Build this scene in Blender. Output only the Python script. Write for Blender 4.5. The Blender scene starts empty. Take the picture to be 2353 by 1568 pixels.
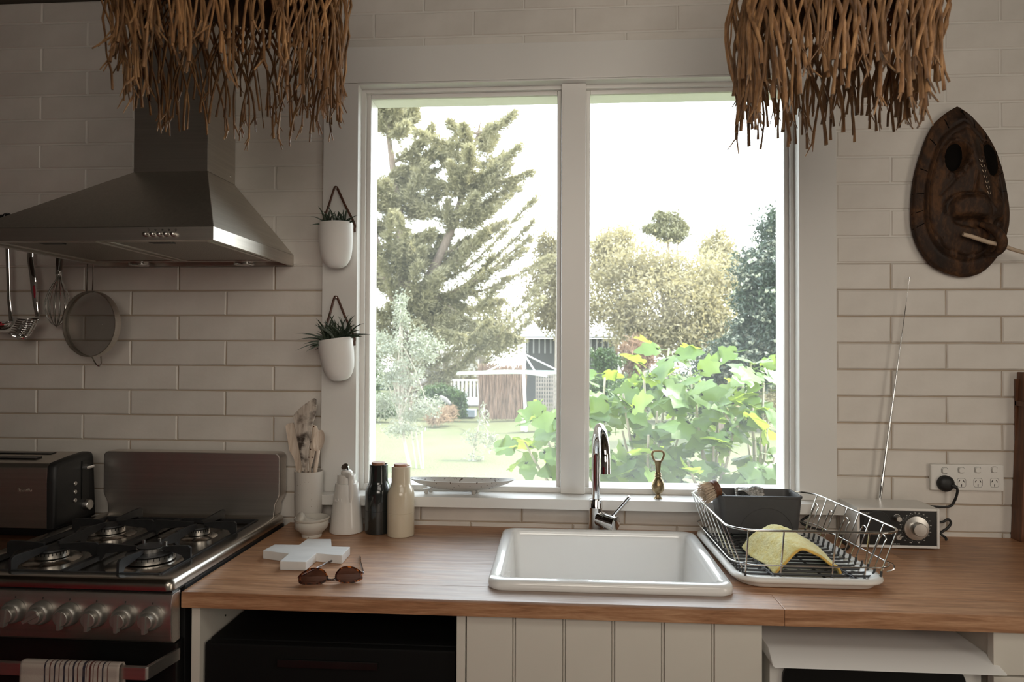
import bpy, bmesh, math, random
from mathutils import Vector, Matrix
R = random.Random(7)
PI = math.pi
sc = bpy.context.scene
COL = sc.collection

# ------------------------------------------------------------------ camera, sky, sun, fill lamps, exposure
F, TH, PT, RO, CD, CZ = 1562.0, 0.067645, 0.015, 0.0043, 1.9979, 1.416   # focal length in px of a 2353 px wide frame, yaw, pitch, roll, distance from wall, height
CAM = Vector((0, -CD, CZ))
def ray(px, py):
    a = (px - 1176.5) / F; v = (py - 784) / F
    a, v = a * math.cos(RO) + v * math.sin(RO), -a * math.sin(RO) + v * math.cos(RO)
    y = math.cos(PT) + v * math.sin(PT); z = math.sin(PT) - v * math.cos(PT)
    return Vector((a * math.cos(TH) - y * math.sin(TH), a * math.sin(TH) + y * math.cos(TH), z))
def P(px, py, y=None, z=None, x=None):
    """the point of the plane y=.., z=.. or x=.. that was measured at a pixel of the photograph"""
    d = ray(px, py)
    t = (y - CAM.y) / d.y if y is not None else ((z - CAM.z) / d.z if z is not None else (x - CAM.x) / d.x)
    return CAM + d * t
fw = ray(1176.5, 784).normalized()
rt = (ray(1177.5, 784) - ray(1176.5, 784)).normalized()
up = rt.cross(fw)
cam = bpy.data.cameras.new('camera'); cam.sensor_width = 36; cam.lens = F / 2353 * 36
cam.clip_start = .02; cam.clip_end = 300
cam.dof.use_dof = True; cam.dof.focus_distance = 1.95; cam.dof.aperture_fstop = 6.3
co = bpy.data.objects.new('camera', cam); COL.objects.link(co)
co.matrix_world = Matrix(((rt.x, up.x, -fw.x, CAM.x), (rt.y, up.y, -fw.y, CAM.y), (rt.z, up.z, -fw.z, CAM.z), (0, 0, 0, 1)))
sc.camera = co

w = bpy.data.worlds.new('sky'); sc.world = w; w.use_nodes = True
nt = w.node_tree; bg = nt.nodes['Background']
tc = nt.nodes.new('ShaderNodeTexCoord'); sx = nt.nodes.new('ShaderNodeSeparateXYZ'); rp = nt.nodes.new('ShaderNodeValToRGB')
nt.links.new(tc.outputs['Generated'], sx.inputs[0]); nt.links.new(sx.outputs['Z'], rp.inputs[0]); nt.links.new(rp.outputs[0], bg.inputs[0])
rp.color_ramp.elements[0].color = (.95, .98, 1, 1); rp.color_ramp.elements[1].color = (.74, .86, 1, 1)
rp.color_ramp.elements[1].position = .9
bg.inputs[1].default_value = 7.0

SUN_DIR = Vector((.60, .15, .78)).normalized()      # towards the sun: high, in front of the house, to the right
sl = bpy.data.lights.new('sun', 'SUN'); sl.energy = 12.5; sl.angle = .012; sl.color = (1, .95, .86)
so = bpy.data.objects.new('sun', sl); COL.objects.link(so); so.rotation_euler = SUN_DIR.to_track_quat('Z', 'Y').to_euler()

def area(name, loc, target, sx_, sy_, energy, color):
    l = bpy.data.lights.new(name, 'AREA'); l.shape = 'RECTANGLE'; l.size = sx_; l.size_y = sy_; l.energy = energy; l.color = color
    o = bpy.data.objects.new(name, l); COL.objects.link(o); o.location = loc
    o.rotation_euler = (Vector(loc) - Vector(target)).to_track_quat('Z', 'Y').to_euler()
    return o
# added fill lamps, no openings modelled; only the right one is inferred from shadows
area('daylight_fill_right', (2.28, -1.75, 1.35), (-1, -1.2, 1.2), 1.5, 1.9, 22, (1, .90, .76))
rw = area('added_fill_rear', (.25, -3.10, 2.00), (.25, 0, 1.35), 1.5, .8, 8, (1, .91, .79)); rw.data.spread = math.radians(110)  # invented lamp, beam narrowed to imitate a vignette's bright centre
area('added_fill_overhead', (.30, -1.70, 2.47), (.30, -.25, 1.3), 1.3, .8, 9.5, (1, .92, .81))  # invented overhead lamp, set high so under-counter surfaces fall darker
sc.view_settings.view_transform = 'Standard'; sc.view_settings.look = 'None'
sc.view_settings.exposure = 0.0; sc.view_settings.gamma = 1.0; sc.view_settings.use_curve_mapping = False

# ------------------------------------------------------------------ materials
def srgb(r, g, b):
    f = lambda c: (c / 255 / 12.92) if c / 255 <= .04045 else ((c / 255 + .055) / 1.055) ** 2.4
    return (f(r), f(g), f(b))
class NT:
    def __init__(s, name):
        s.m = bpy.data.materials.new(name); s.m.use_nodes = True; s.t = s.m.node_tree
        s.b = s.t.nodes['Principled BSDF']; s.out = s.t.nodes['Material Output']
    def n(s, typ, **kw):
        o = s.t.nodes.new(typ)
        for k, v in kw.items(): setattr(o, k, v)
        return o
    def l(s, a, b): s.t.links.new(a, b)
    def coord(s, scale=(1, 1, 1), kind='Object'):
        c = s.n('ShaderNodeTexCoord'); m = s.n('ShaderNodeMapping'); m.inputs['Scale'].default_value = scale
        s.l(c.outputs[kind], m.inputs[0]); return m.outputs[0]
    def noise(s, vec, scale, detail=4, rough=.55, dist=0):
        o = s.n('ShaderNodeTexNoise'); o.inputs['Scale'].default_value = scale; o.inputs['Detail'].default_value = detail
        o.inputs['Roughness'].default_value = rough; o.inputs['Distortion'].default_value = dist; s.l(vec, o.inputs['Vector']); return o.outputs['Fac']
    def ramp(s, fac, stops):
        r = s.n('ShaderNodeValToRGB'); e = r.color_ramp.elements
        while len(e) < len(stops): e.new(.5)
        for i, (p, c) in enumerate(stops):
            e[i].position = p; e[i].color = tuple(c) + (1,) if len(c) == 3 else c
        s.l(fac, r.inputs[0]); return r.outputs[0]
    def val(s, fac, a, b, lo=0, hi=1):
        r = s.n('ShaderNodeMapRange'); r.inputs[1].default_value = lo; r.inputs[2].default_value = hi
        r.inputs[3].default_value = a; r.inputs[4].default_value = b; s.l(fac, r.inputs[0]); return r.outputs[0]
    def bump(s, h, strength=.3, dist=.002):
        b = s.n('ShaderNodeBump'); b.inputs['Strength'].default_value = strength; b.inputs['Distance'].default_value = dist
        s.l(h, b.inputs['Height']); s.l(b.outputs[0], s.b.inputs['Normal'])
    def mix(s, fac, a, b):
        m = s.n('ShaderNodeMix', data_type='RGBA')
        if isinstance(fac, float): m.inputs[0].default_value = fac
        else: s.l(fac, m.inputs[0])
        for i, c in ((6, a), (7, b)):
            if isinstance(c, tuple): m.inputs[i].default_value = c + (1,)
            else: s.l(c, m.inputs[i])
        return m.outputs[2]
def mat(name, col, rough=.5, metal=0., spec=.5, var=0., scale=8., stretch=(1, 1, 1), bump=0., bscale=None, bdist=.002, coat=0., trans=0., sheen=0., ior=None):
    t = NT(name); b = t.b
    b.inputs['Base Color'].default_value = tuple(col) + (1,); b.inputs['Roughness'].default_value = rough
    b.inputs['Metallic'].default_value = metal; b.inputs['Specular IOR Level'].default_value = spec
    b.inputs['Coat Weight'].default_value = coat; b.inputs['Transmission Weight'].default_value = trans; b.inputs['Sheen Weight'].default_value = sheen
    if ior: b.inputs['IOR'].default_value = ior
    if var or bump:
        v = t.coord(stretch); nz = t.noise(v, scale)
        if var:
            lo = tuple(max(0, c * (1 - var)) for c in col); hi = tuple(min(1, c * (1 + var)) for c in col)
            t.l(t.ramp(nz, [(.3, lo), (.7, hi)]), b.inputs['Base Color'])
        if bump: t.bump(nz if bscale is None else t.noise(v, bscale), bump, bdist)
    return t.m
def wood(name, dark, mid, light, axis=(1.2, 22, 22), rough=(.34, .5), bump=.15, wear_sheen=None, spec=.5):
    t = NT(name); v = t.coord(axis)
    oi = t.n('ShaderNodeObjectInfo'); ad = t.n('ShaderNodeVectorMath', operation='ADD'); sc_ = t.n('ShaderNodeVectorMath', operation='SCALE')
    cb = t.n('ShaderNodeCombineXYZ'); t.l(oi.outputs['Random'], cb.inputs[0]); t.l(oi.outputs['Random'], cb.inputs[1])
    t.l(cb.outputs[0], sc_.inputs[0]); sc_.inputs['Scale'].default_value = 37.; t.l(v, ad.inputs[0]); t.l(sc_.outputs[0], ad.inputs[1]); v = ad.outputs[0]
    a = t.noise(v, 3., 6, .62, .6); f = t.noise(v, 17., 3, .6)
    mx = t.n('ShaderNodeMath', operation='MULTIPLY_ADD'); t.l(f, mx.inputs[0]); mx.inputs[1].default_value = .35; t.l(a, mx.inputs[2])
    c = t.ramp(mx.outputs[0], [(.42, dark), (.66, mid), (.88, light)])
    hs = t.n('ShaderNodeHueSaturation'); t.l(c, hs.inputs['Color']); t.l(t.val(oi.outputs['Random'], .92, 1.08), hs.inputs['Value']); c = hs.outputs[0]
    if wear_sheen: c = wear_sheen(t, c)
    t.l(c, t.b.inputs['Base Color']); t.l(t.val(a, rough[0], rough[1], .3, .7), t.b.inputs['Roughness'])
    t.b.inputs['Specular IOR Level'].default_value = spec
    if bump: t.bump(mx.outputs[0], bump, .0015)
    return t.m
M = {}
M['paint'] = mat('white_paint', (.70, .665, .615), .42, var=.03, scale=5, bump=.08, bscale=60, bdist=.001)
M['trimpaint'] = mat('white_gloss_paint', (.72, .70, .665), .36, var=.025, scale=4, bump=.06, bscale=30, bdist=.001)
def brick_mat():
    t = NT('painted_brick'); v = t.coord(); oi = t.n('ShaderNodeObjectInfo')
    c = t.ramp(t.noise(v, 9, 5), [(.3, (.655, .61, .555)), (.7, (.735, .69, .635))])
    hs = t.n('ShaderNodeHueSaturation'); t.l(c, hs.inputs['Color']); t.l(t.val(oi.outputs['Random'], .955, 1.03), hs.inputs['Value'])
    t.l(hs.outputs[0], t.b.inputs['Base Color']); t.b.inputs['Roughness'].default_value = .4
    t.bump(t.noise(v, 26, 4), .22, .004); return t.m
M['brick'] = brick_mat()
def mortar_mat():
    t = NT('mortar'); g = t.n('ShaderNodeNewGeometry'); s = t.n('ShaderNodeSeparateXYZ'); t.l(g.outputs['Position'], s.inputs[0])
    up_ = t.val(s.outputs['Z'], 0, 1, 1.655, 1.685)      # bare tan grout in the tiled courses, painted over above them
    c = t.mix(up_, (.43, .345, .26), (.60, .55, .49)); t.l(c, t.b.inputs['Base Color']); t.b.inputs['Roughness'].default_value = .8
    t.bump(t.noise(t.coord(), 60), .4, .002); return t.m
M['mortar'] = mortar_mat()
M['steel'] = mat('brushed_steel', (.60, .56, .505), .42, 1, var=.06, scale=3, stretch=(1, 1, 60), bump=.03, bscale=40)
M['steel_h'] = mat('brushed_steel_horizontal', (.66, .62, .58), .38, 1, var=.06, scale=3, stretch=(1, 60, 60), bump=.03, bscale=40)
M['steel_dark'] = mat('dark_steel', (.62, .58, .52), .46, 1, var=.06, scale=3, stretch=(60, 1, 60))
M['hob'] = mat('hob_steel', (.50, .46, .41), .24, 1, var=.05, scale=20)
M['chrome'] = mat('chrome', (.80, .80, .80), .06, 1)
M['wire'] = mat('polished_wire', (.66, .65, .62), .16, 1)
M['black'] = mat('black_enamel', (.006, .006, .006), .35, var=.2, scale=20)
M['iron'] = mat('cast_iron', (.016, .016, .017), .48, var=.25, scale=60, bump=.2, bscale=200, bdist=.0006)
M['blackplastic'] = mat('black_plastic', (.014, .014, .014), .5, var=.1, scale=30)
M['rubber'] = mat('grey_rubber', (.05, .05, .052), .55, var=.1, scale=40)
M['charcoal'] = mat('charcoal_plastic', (.062, .060, .060), .5, var=.06, scale=30, bump=.04, bscale=300)
M['whiteplastic'] = mat('white_plastic', (.74, .72, .68), .32, var=.02, scale=10)
M['cream'] = mat('cream_laminate', (.66, .62, .55), .4, var=.02, scale=6)
M['ceramic'] = mat('white_fireclay', (.80, .79, .77), .12, coat=.5, var=.012, scale=3)
M['stone'] = mat('speckled_stoneware', (.52, .48, .43), .62, var=.1, scale=14, bump=.15, bscale=90)
def speckle(name, base, dark, rough, sc_=150, thr=.70):
    t = NT(name); v = t.coord(); c = t.ramp(t.noise(v, 6), [(.3, tuple(x * .92 for x in base)), (.7, base)])
    f = t.ramp(t.noise(v, sc_, 1), [(thr, (0, 0, 0)), (thr + .03, (1, 1, 1))])
    t.l(t.mix(f, c, dark), t.b.inputs['Base Color']); t.b.inputs['Roughness'].default_value = rough; t.bump(t.noise(v, 40), .1); return t.m
M['crock'] = speckle('speckled_clay', (.60, .56, .51), (.16, .11, .07), .6, 170, .73)
M['dish'] = speckle('speckled_glaze', (.50, .475, .44), (.10, .07, .05), .42, 130, .66)
M['mortarbowl'] = speckle('pale_stone', (.58, .54, .48), (.3, .24, .18), .7, 120, .74)
M['pot'] = speckle('matte_white_clay', (.80, .775, .735), (.35, .3, .25), .6, 60, .78)
M['glaze_w'] = mat('white_glaze', (.70, .665, .62), .22, coat=.4, var=.02, scale=6)
M['glaze_d'] = mat('dark_green_lacquer', (.016, .019, .018), .16, coat=.6)
M['glaze_c'] = mat('cream_lacquer', (.60, .52, .39), .2, coat=.4, var=.02)
M['marble'] = mat('white_marble', (.76, .755, .74), .3, var=.10, scale=7, stretch=(1, 3, 1))
M['leather'] = mat('brown_leather', (.085, .032, .018), .5, var=.2, scale=40)
M['brass'] = mat('aged_brass', (.30, .225, .13), .34, 1, var=.25, scale=60)
M['soil'] = mat('potting_soil', (.035, .025, .018), .95, var=.4, scale=90, bump=1., bscale=200, bdist=.004)
M['bristle'] = mat('pale_bristle', (.62, .50, .38), .8, var=.15, scale=60)
M['scrub'] = mat('steel_wool', (.40, .38, .35), .35, .9, var=.5, scale=160, bump=.8, bscale=220, bdist=.003)
M['white_ink'] = mat('white_ink', (.80, .79, .75), .6)
M['dark_ink'] = mat('dark_ink', (.02, .017, .015), .6)
M['metalgrey'] = mat('satin_grey_metal', (.36, .34, .31), .36, .7)
M['aluminium'] = mat('bare_aluminium', (.62, .60, .57), .3, 1, var=.1, scale=30)
M['woodend'] = wood('light_cap_wood', srgb(120, 78, 58), srgb(155, 108, 84), srgb(176, 130, 104), (8, 30, 30), bump=.05)
M['spoonwood'] = wood('pale_beech', srgb(184, 160, 138), srgb(218, 200, 182), srgb(234, 220, 206), (30, 30, 2.5), (.55, .7), .08)
def charred():
    t = NT('charred_beech'); v = t.coord((30, 30, 4)); a = t.noise(v, 2.2, 6, .6)
    g = t.noise(t.coord((9, 9, 9)), 2.4, 4)
    c = t.ramp(a, [(.35, srgb(158, 142, 128)), (.65, srgb(220, 210, 198))])
    t.l(t.mix(t.ramp(g, [(.48, (0, 0, 0)), (.62, (1, 1, 1))]), c, srgb(62, 50, 42)), t.b.inputs['Base Color']); t.b.inputs['Roughness'].default_value = .65; return t.m
M['charred'] = charred()
def worn_sheen(t, c):
    """greyed worn finish in front of and beside the sink: a stain that belongs to the board"""
    g = t.n('ShaderNodeNewGeometry'); s = t.n('ShaderNodeSeparateXYZ'); t.l(g.outputs['Position'], s.inputs[0])
    nz = t.noise(g.outputs['Position'], 7., 5, .6); nz2 = t.n('ShaderNodeMath', operation='MULTIPLY_ADD'); t.l(nz, nz2.inputs[0]); nz2.inputs[1].default_value = .34; t.l(s.outputs['X'], nz2.inputs[2])
    lft = t.val(nz2.outputs[0], 0, 1, -.36, -.06); rgt = t.val(nz2.outputs[0], 1, 0, .50, .60)
    m1 = t.n('ShaderNodeMath', operation='MULTIPLY'); t.l(lft, m1.inputs[0]); t.l(rgt, m1.inputs[1])
    zz = t.val(s.outputs['Z'], 0, 1, .893, .899); m2 = t.n('ShaderNodeMath', operation='MULTIPLY'); t.l(m1.outputs[0], m2.inputs[0]); t.l(zz, m2.inputs[1])
    bk = t.val(s.outputs['Y'], 1, 0, -.13, -.07); m3 = t.n('ShaderNodeMath', operation='MULTIPLY'); t.l(m2.outputs[0], m3.inputs[0]); t.l(bk, m3.inputs[1])
    m4 = t.n('ShaderNodeMath', operation='MULTIPLY'); t.l(m3.outputs[0], m4.inputs[0]); m4.inputs[1].default_value = .62
    gr = t.ramp(t.noise(t.coord((3, 40, 40)), 2.6, 5), [(.3, srgb(140, 132, 128)), (.7, srgb(186, 183, 182))])
    return t.mix(m4.outputs[0], c, gr)
M['worktop'] = wood('oiled_worktop', srgb(126, 87, 60), srgb(170, 124, 90), srgb(198, 155, 119), (2.2, 30, 30), (.36, .46), .05, worn_sheen, .6)
M['worktopdark'] = wood('dark_worktop', srgb(56, 33, 20), srgb(84, 52, 33), srgb(104, 68, 44), (1, 13, 13), (.35, .5), .1)
M['board'] = wood('walnut_board', srgb(58, 34, 22), srgb(96, 60, 38), srgb(122, 80, 54), (14, 14, 1.2), (.4, .55), .1)
M['mask'] = wood('carved_dark_wood', srgb(24, 15, 9), srgb(52, 34, 21), srgb(92, 62, 38), (9, 9, 4), (.55, .75), .7, spec=.3)
M['maskdark'] = mat('blackened_wood', (.006, .005, .004), .9, spec=.05, var=.3, scale=20)
M['bone'] = mat('pale_bone', (.52, .40, .29), .5, var=.12, scale=30)
def fibre(name, a, b, c):
    t = NT(name); v = t.coord((1, 1, .2)); oi = t.n('ShaderNodeObjectInfo')
    cc = t.ramp(t.noise(v, 90, 5, .65), [(.3, a), (.52, b), (.75, c)])
    hs = t.n('ShaderNodeHueSaturation'); t.l(cc, hs.inputs['Color']); t.l(t.val(oi.outputs['Random'], .68, 1.25), hs.inputs['Value'])
    t.l(hs.outputs[0], t.b.inputs['Base Color']); t.b.inputs['Roughness'].default_value = .6
    t.bump(t.noise(t.coord((1, 1, .5)), 200, 3), .6, .002); return t.m
M['fibre'] = fibre('twisted_plant_fibre', srgb(78, 53, 32), srgb(134, 97, 62), srgb(186, 144, 98))
M['weave'] = fibre('woven_fibre', srgb(52, 36, 22), srgb(92, 66, 42), srgb(122, 90, 60))
def tort():
    t = NT('tortoiseshell'); v = t.coord(); f = t.noise(v, 95, 2, .5, .6)
    t.l(t.ramp(f, [(.46, srgb(38, 16, 10)), (.56, srgb(92, 44, 20)), (.64, srgb(196, 112, 44))]), t.b.inputs['Base Color'])
    t.b.inputs['Roughness'].default_value = .12; t.b.inputs['Coat Weight'].default_value = .6; return t.m
M['tort'] = tort()
def lens_mat():
    t = NT('tinted_lens'); t.t.nodes.remove(t.b); tr = t.n('ShaderNodeBsdfTransparent'); gl = t.n('ShaderNodeBsdfGlossy'); mx = t.n('ShaderNodeMixShader')
    tr.inputs[0].default_value = srgb(112, 84, 74) + (1,); gl.inputs['Roughness'].default_value = .03; fr = t.n('ShaderNodeFresnel'); fr.inputs[0].default_value = 1.55
    t.l(fr.outputs[0], mx.inputs[0]); t.l(tr.outputs[0], mx.inputs[1]); t.l(gl.outputs[0], mx.inputs[2]); t.l(mx.outputs[0], t.out.inputs[0]); return t.m
M['lens'] = lens_mat()
def glass_mat():
    """window pane: clear, a thin film of dust that gathers towards the lower edge and the corners"""
    t = NT('dusty_window_glass'); t.t.nodes.remove(t.b)
    tr = t.n('ShaderNodeBsdfTransparent'); tr.inputs[0].default_value = (.97, .98, .97, 1)
    gl = t.n('ShaderNodeBsdfGlossy'); gl.inputs['Roughness'].default_value = .02; gl.inputs['Color'].default_value = (1, 1, 1, 1)
    df = t.n('ShaderNodeBsdfTranslucent'); df.inputs[0].default_value = (.86, .87, .86, 1)
    g = t.n('ShaderNodeNewGeometry'); s = t.n('ShaderNodeSeparateXYZ'); t.l(g.outputs['Position'], s.inputs[0])
    low = t.val(s.outputs['Z'], .055, .022, 1.03, 1.5)
    nz = t.val(t.noise(g.outputs['Position'], 5, 6, .6), .75, 1.25, .3, .7)
    m = t.n('ShaderNodeMath', operation='MULTIPLY'); t.l(low, m.inputs[0]); t.l(nz, m.inputs[1])
    a = t.n('ShaderNodeMixShader'); t.l(m.outputs[0], a.inputs[0]); t.l(tr.outputs[0], a.inputs[1]); t.l(df.outputs[0], a.inputs[2])
    fr = t.n('ShaderNodeFresnel'); fr.inputs[0].default_value = 1.15; b = t.n('ShaderNodeMixShader')
    t.l(fr.outputs[0], b.inputs[0]); t.l(a.outputs[0], b.inputs[1]); t.l(gl.outputs[0], b.inputs[2]); t.l(b.outputs[0], t.out.inputs[0]); return t.m
M['glass'] = glass_mat()
def gauze():
    t = NT('fine_wire_gauze'); tr = t.n('ShaderNodeBsdfTransparent'); mx = t.n('ShaderNodeMixShader')
    t.b.inputs['Metallic'].default_value = 1; t.b.inputs['Base Color'].default_value = (.24, .215, .18, 1); t.b.inputs['Roughness'].default_value = .6
    mx.inputs[0].default_value = .55; t.l(tr.outputs[0], mx.inputs[1]); t.l(t.b.outputs[0], mx.inputs[2]); t.l(mx.outputs[0], t.out.inputs[0]); return t.m
M['gauze'] = gauze()
def cloth_yellow():
    t = NT('yellow_towelling'); v = t.coord(); f = t.noise(v, 60, 5, .7)
    t.l(t.ramp(f, [(.3, srgb(240, 222, 130)), (.7, srgb(253, 248, 196))]), t.b.inputs['Base Color']); t.b.inputs['Roughness'].default_value = .95
    t.b.inputs['Sheen Weight'].default_value = .3; t.bump(t.noise(v, 190, 3, .7), 1., .004); return t.m
M['towelling'] = cloth_yellow()
M['towelhem'] = mat('yellow_hem', srgb(222, 180, 92), .9, var=.1, scale=80)
def tea_towel():
    t = NT('striped_linen'); c = t.n('ShaderNodeUVMap'); s = t.n('ShaderNodeSeparateXYZ'); t.l(c.outputs[0], s.inputs[0])
    W_, N_, D_ = srgb(176, 164, 154), srgb(36, 32, 48), srgb(88, 40, 34)
    st = [(0, W_)]
    xs = [(.245, N_, .015), (.30, D_, .010), (.345, N_, .015), (.395, D_, .010), (.44, N_, .018), (.49, D_, .010), (.535, N_, .018), (.58, D_, .010), (.635, N_, .028), (.67, D_, .007), (.70, D_, .022), (.74, D_, .007), (.785, D_, .010), (.83, N_, .016), (.88, D_, .010), (.92, N_, .09)]
    r = t.n('ShaderNodeValToRGB'); r.color_ramp.interpolation = 'CONSTANT'; e = r.color_ramp.elements
    e[0].position = 0; e[0].color = W_ + (1,); e[1].position = .245; e[1].color = N_ + (1,)
    k = 2; e.new(.26).color = W_ + (1,)
    for x, cc, wd in xs[1:]:
        if len(e) > 29: break
        e.new(x).color = cc + (1,); e.new(min(.999, x + wd)).color = W_ + (1,)
    t.l(s.outputs['X'], r.inputs[0])
    wv = t.n('ShaderNodeMath', operation='FRACT'); ml = t.n('ShaderNodeMath', operation='MULTIPLY'); t.l(s.outputs['Y'], ml.inputs[0]); ml.inputs[1].default_value = 9
    t.l(ml.outputs[0], wv.inputs[0]); f = t.ramp(wv.outputs[0], [(.0, (0, 0, 0)), (.12, (1, 1, 1)), (.35, (1, 1, 1)), (.48, (0, 0, 0))])
    mm = t.n('ShaderNodeMath', operation='MULTIPLY'); t.l(f, mm.inputs[0]); mm.inputs[1].default_value = .22
    t.l(t.mix(mm.outputs[0], r.outputs[0], srgb(110, 90, 84)), t.b.inputs['Base Color']); t.b.inputs['Roughness'].default_value = .95
    t.bump(t.noise(t.coord(), 400, 2), .4, .001); return t.m
M['teatowel'] = tea_towel()
def leafmat(name, front, back, gloss=.35, transl=.45, var=.25, scale=3.):
    t = NT(name); v = t.coord(); oi = t.n('ShaderNodeObjectInfo')
    c = t.ramp(t.noise(v, scale, 3), [(.3, tuple(x * (1 - var) for x in front)), (.7, tuple(min(1, x * (1 + var)) for x in front))])
    t.l(c, t.b.inputs['Base Color']); t.b.inputs['Roughness'].default_value = gloss
    tl = t.n('ShaderNodeBsdfTranslucent'); tl.inputs[0].default_value = tuple(back) + (1,); mx = t.n('ShaderNodeMixShader'); mx.inputs[0].default_value = transl
    t.l(t.b.outputs[0], mx.inputs[1]); t.l(tl.outputs[0], mx.inputs[2]); t.l(mx.outputs[0], t.out.inputs[0]); return t.m

# ------------------------------------------------------------------ mesh building
class MB:
    """collects shapes and links them as ONE mesh object"""
    def __init__(s, Mx=None): s.v = []; s.f = []; s.M = Mx; s.uv = None; s.mi = []; s.cur = 0
    def add(s, vs, fs):
        o = len(s.v)
        s.v += [tuple(s.M @ Vector(p)) for p in vs] if s.M is not None else [tuple(p) for p in vs]
        s.f += [tuple(i + o for i in f) for f in fs]; s.mi += [s.cur] * len(fs); return s
    def box(s, x0, x1, y0, y1, z0, z1):
        return s.add([(x0, y0, z0), (x1, y0, z0), (x1, y1, z0), (x0, y1, z0), (x0, y0, z1), (x1, y0, z1), (x1, y1, z1), (x0, y1, z1)],
                     [(3, 2, 1, 0), (4, 5, 6, 7), (0, 1, 5, 4), (1, 2, 6, 5), (2, 3, 7, 6), (3, 0, 4, 7)])
    def hexa(s, lo, hi):
        return s.add(list(lo) + list(hi), [(3, 2, 1, 0), (4, 5, 6, 7), (0, 1, 5, 4), (1, 2, 6, 5), (2, 3, 7, 6), (3, 0, 4, 7)])
    def prism(s, poly, a, b, axis='z'):
        n = len(poly); q = {'z': lambda p, h: (p[0], p[1], h), 'y': lambda p, h: (p[0], h, p[1]), 'x': lambda p, h: (h, p[0], p[1])}[axis]
        return s.add([q(p, a) for p in poly] + [q(p, b) for p in poly],
                     [tuple(range(n))[::-1], tuple(range(n, 2 * n))] + [(i, (i + 1) % n, n + (i + 1) % n, n + i) for i in range(n)])
    def lathe(s, prof, n=28, c=(0, 0, 0), axis='z', cap=True):
        vs = []; fs = []; k = len(prof)
        for r, z in prof:
            for i in range(n):
                a = 2 * PI * i / n; x, y = r * math.cos(a), r * math.sin(a)
                p = {'z': (x, y, z), 'y': (x, -z, y), 'x': (z, x, y)}[axis]
                vs.append((p[0] + c[0], p[1] + c[1], p[2] + c[2]))
        for j in range(k - 1):
            for i in range(n): fs.append((j * n + i, j * n + (i + 1) % n, (j + 1) * n + (i + 1) % n, (j + 1) * n + i))
        if cap: fs.append(tuple(range(n))[::-1]); fs.append(tuple((k - 1) * n + i for i in range(n)))
        return s.add(vs, fs)
    def tube(s, pts, r, n=8, closed=False, flat=1.0, upv=None):
        pts = [Vector(p) for p in pts]; k = len(pts); vs = []; fs = []
        rr = r if isinstance(r, (list, tuple)) else [r] * k
        pu = Vector(upv) if upv is not None else None
        for i in range(k):
            if closed: t = pts[(i + 1) % k] - pts[i - 1]
            else: t = pts[min(i + 1, k - 1)] - pts[max(i - 1, 0)]
            if t.length < 1e-9: t = Vector((0, 0, 1))
            t.normalize()
            if pu is None: pu = t.orthogonal()
            u = pu - t * pu.dot(t)
            if u.length < 1e-6: u = t.orthogonal()
            u.normalize(); w_ = t.cross(u); pu = u if upv is None else Vector(upv)
            for j in range(n):
                a = 2 * PI * j / n; vs.append(pts[i] + u * (rr[i] * math.cos(a)) * flat + w_ * (rr[i] * math.sin(a)))
        for i in range(k if closed else k - 1):
            for j in range(n): fs.append((i * n + j, i * n + (j + 1) % n, ((i + 1) % k) * n + (j + 1) % n, ((i + 1) % k) * n + j))
        if not closed: fs.append(tuple(range(n))[::-1]); fs.append(tuple((k - 1) * n + j for j in range(n)))
        return s.add(vs, fs)
    def ball(s, c, rx, ry=None, rz=None, nu=14, nv=9):
        ry = ry or rx; rz = rz or rx
        prof = [(math.sin(PI * i / nv), -math.cos(PI * i / nv)) for i in range(nv + 1)]
        prof[0] = (.02, -1); prof[-1] = (.02, 1); vs = []; fs = []
        for r, z in prof:
            for i in range(nu): vs.append((c[0] + rx * r * math.cos(2 * PI * i / nu), c[1] + ry * r * math.sin(2 * PI * i / nu), c[2] + rz * z))
        for j in range(nv):
            for i in range(nu): fs.append((j * nu + i, j * nu + (i + 1) % nu, (j + 1) * nu + (i + 1) % nu, (j + 1) * nu + i))
        fs.append(tuple(range(nu))[::-1]); fs.append(tuple(nv * nu + i for i in range(nu)))
        return s.add(vs, fs)
    def grid(s, fn, nu, nv):
        vs = [fn(i / nu, j / nv) for j in range(nv + 1) for i in range(nu + 1)]
        return s.add(vs, [(j * (nu + 1) + i, j * (nu + 1) + i + 1, (j + 1) * (nu + 1) + i + 1, (j + 1) * (nu + 1) + i) for j in range(nv) for i in range(nu)])
    def build(s, name, material, parent=None, bevel=0, seg=2, smooth=35, world=True, recalc=True, solid=0, sub=0):
        me = bpy.data.meshes.new(name)
        vs = s.v
        if parent is not None and world:
            o = wloc(parent); vs = [(p[0] - o.x, p[1] - o.y, p[2] - o.z) for p in vs]
        me.from_pydata(vs, [], s.f)
        for m_ in (material if isinstance(material, (list, tuple)) else [material]): me.materials.append(m_)
        if any(s.mi): me.polygons.foreach_set('material_index', s.mi)
        if recalc or bevel:
            b = bmesh.new(); b.from_mesh(me)
            if recalc: bmesh.ops.recalc_face_normals(b, faces=b.faces)
            if bevel:
                es = [e for e in b.edges if len(e.link_faces) == 2 and e.calc_face_angle(0) > .6]
                bmesh.ops.bevel(b, geom=es, offset=bevel, segments=seg, affect='EDGES', profile=.6, clamp_overlap=True)
            b.to_mesh(me); b.free()
        if smooth:
            me.polygons.foreach_set('use_smooth', [True] * len(me.polygons)); me.set_sharp_from_angle(angle=math.radians(smooth))
        me.update()
        return link(name, me, parent, solid, sub, bool(bevel and smooth))
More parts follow.
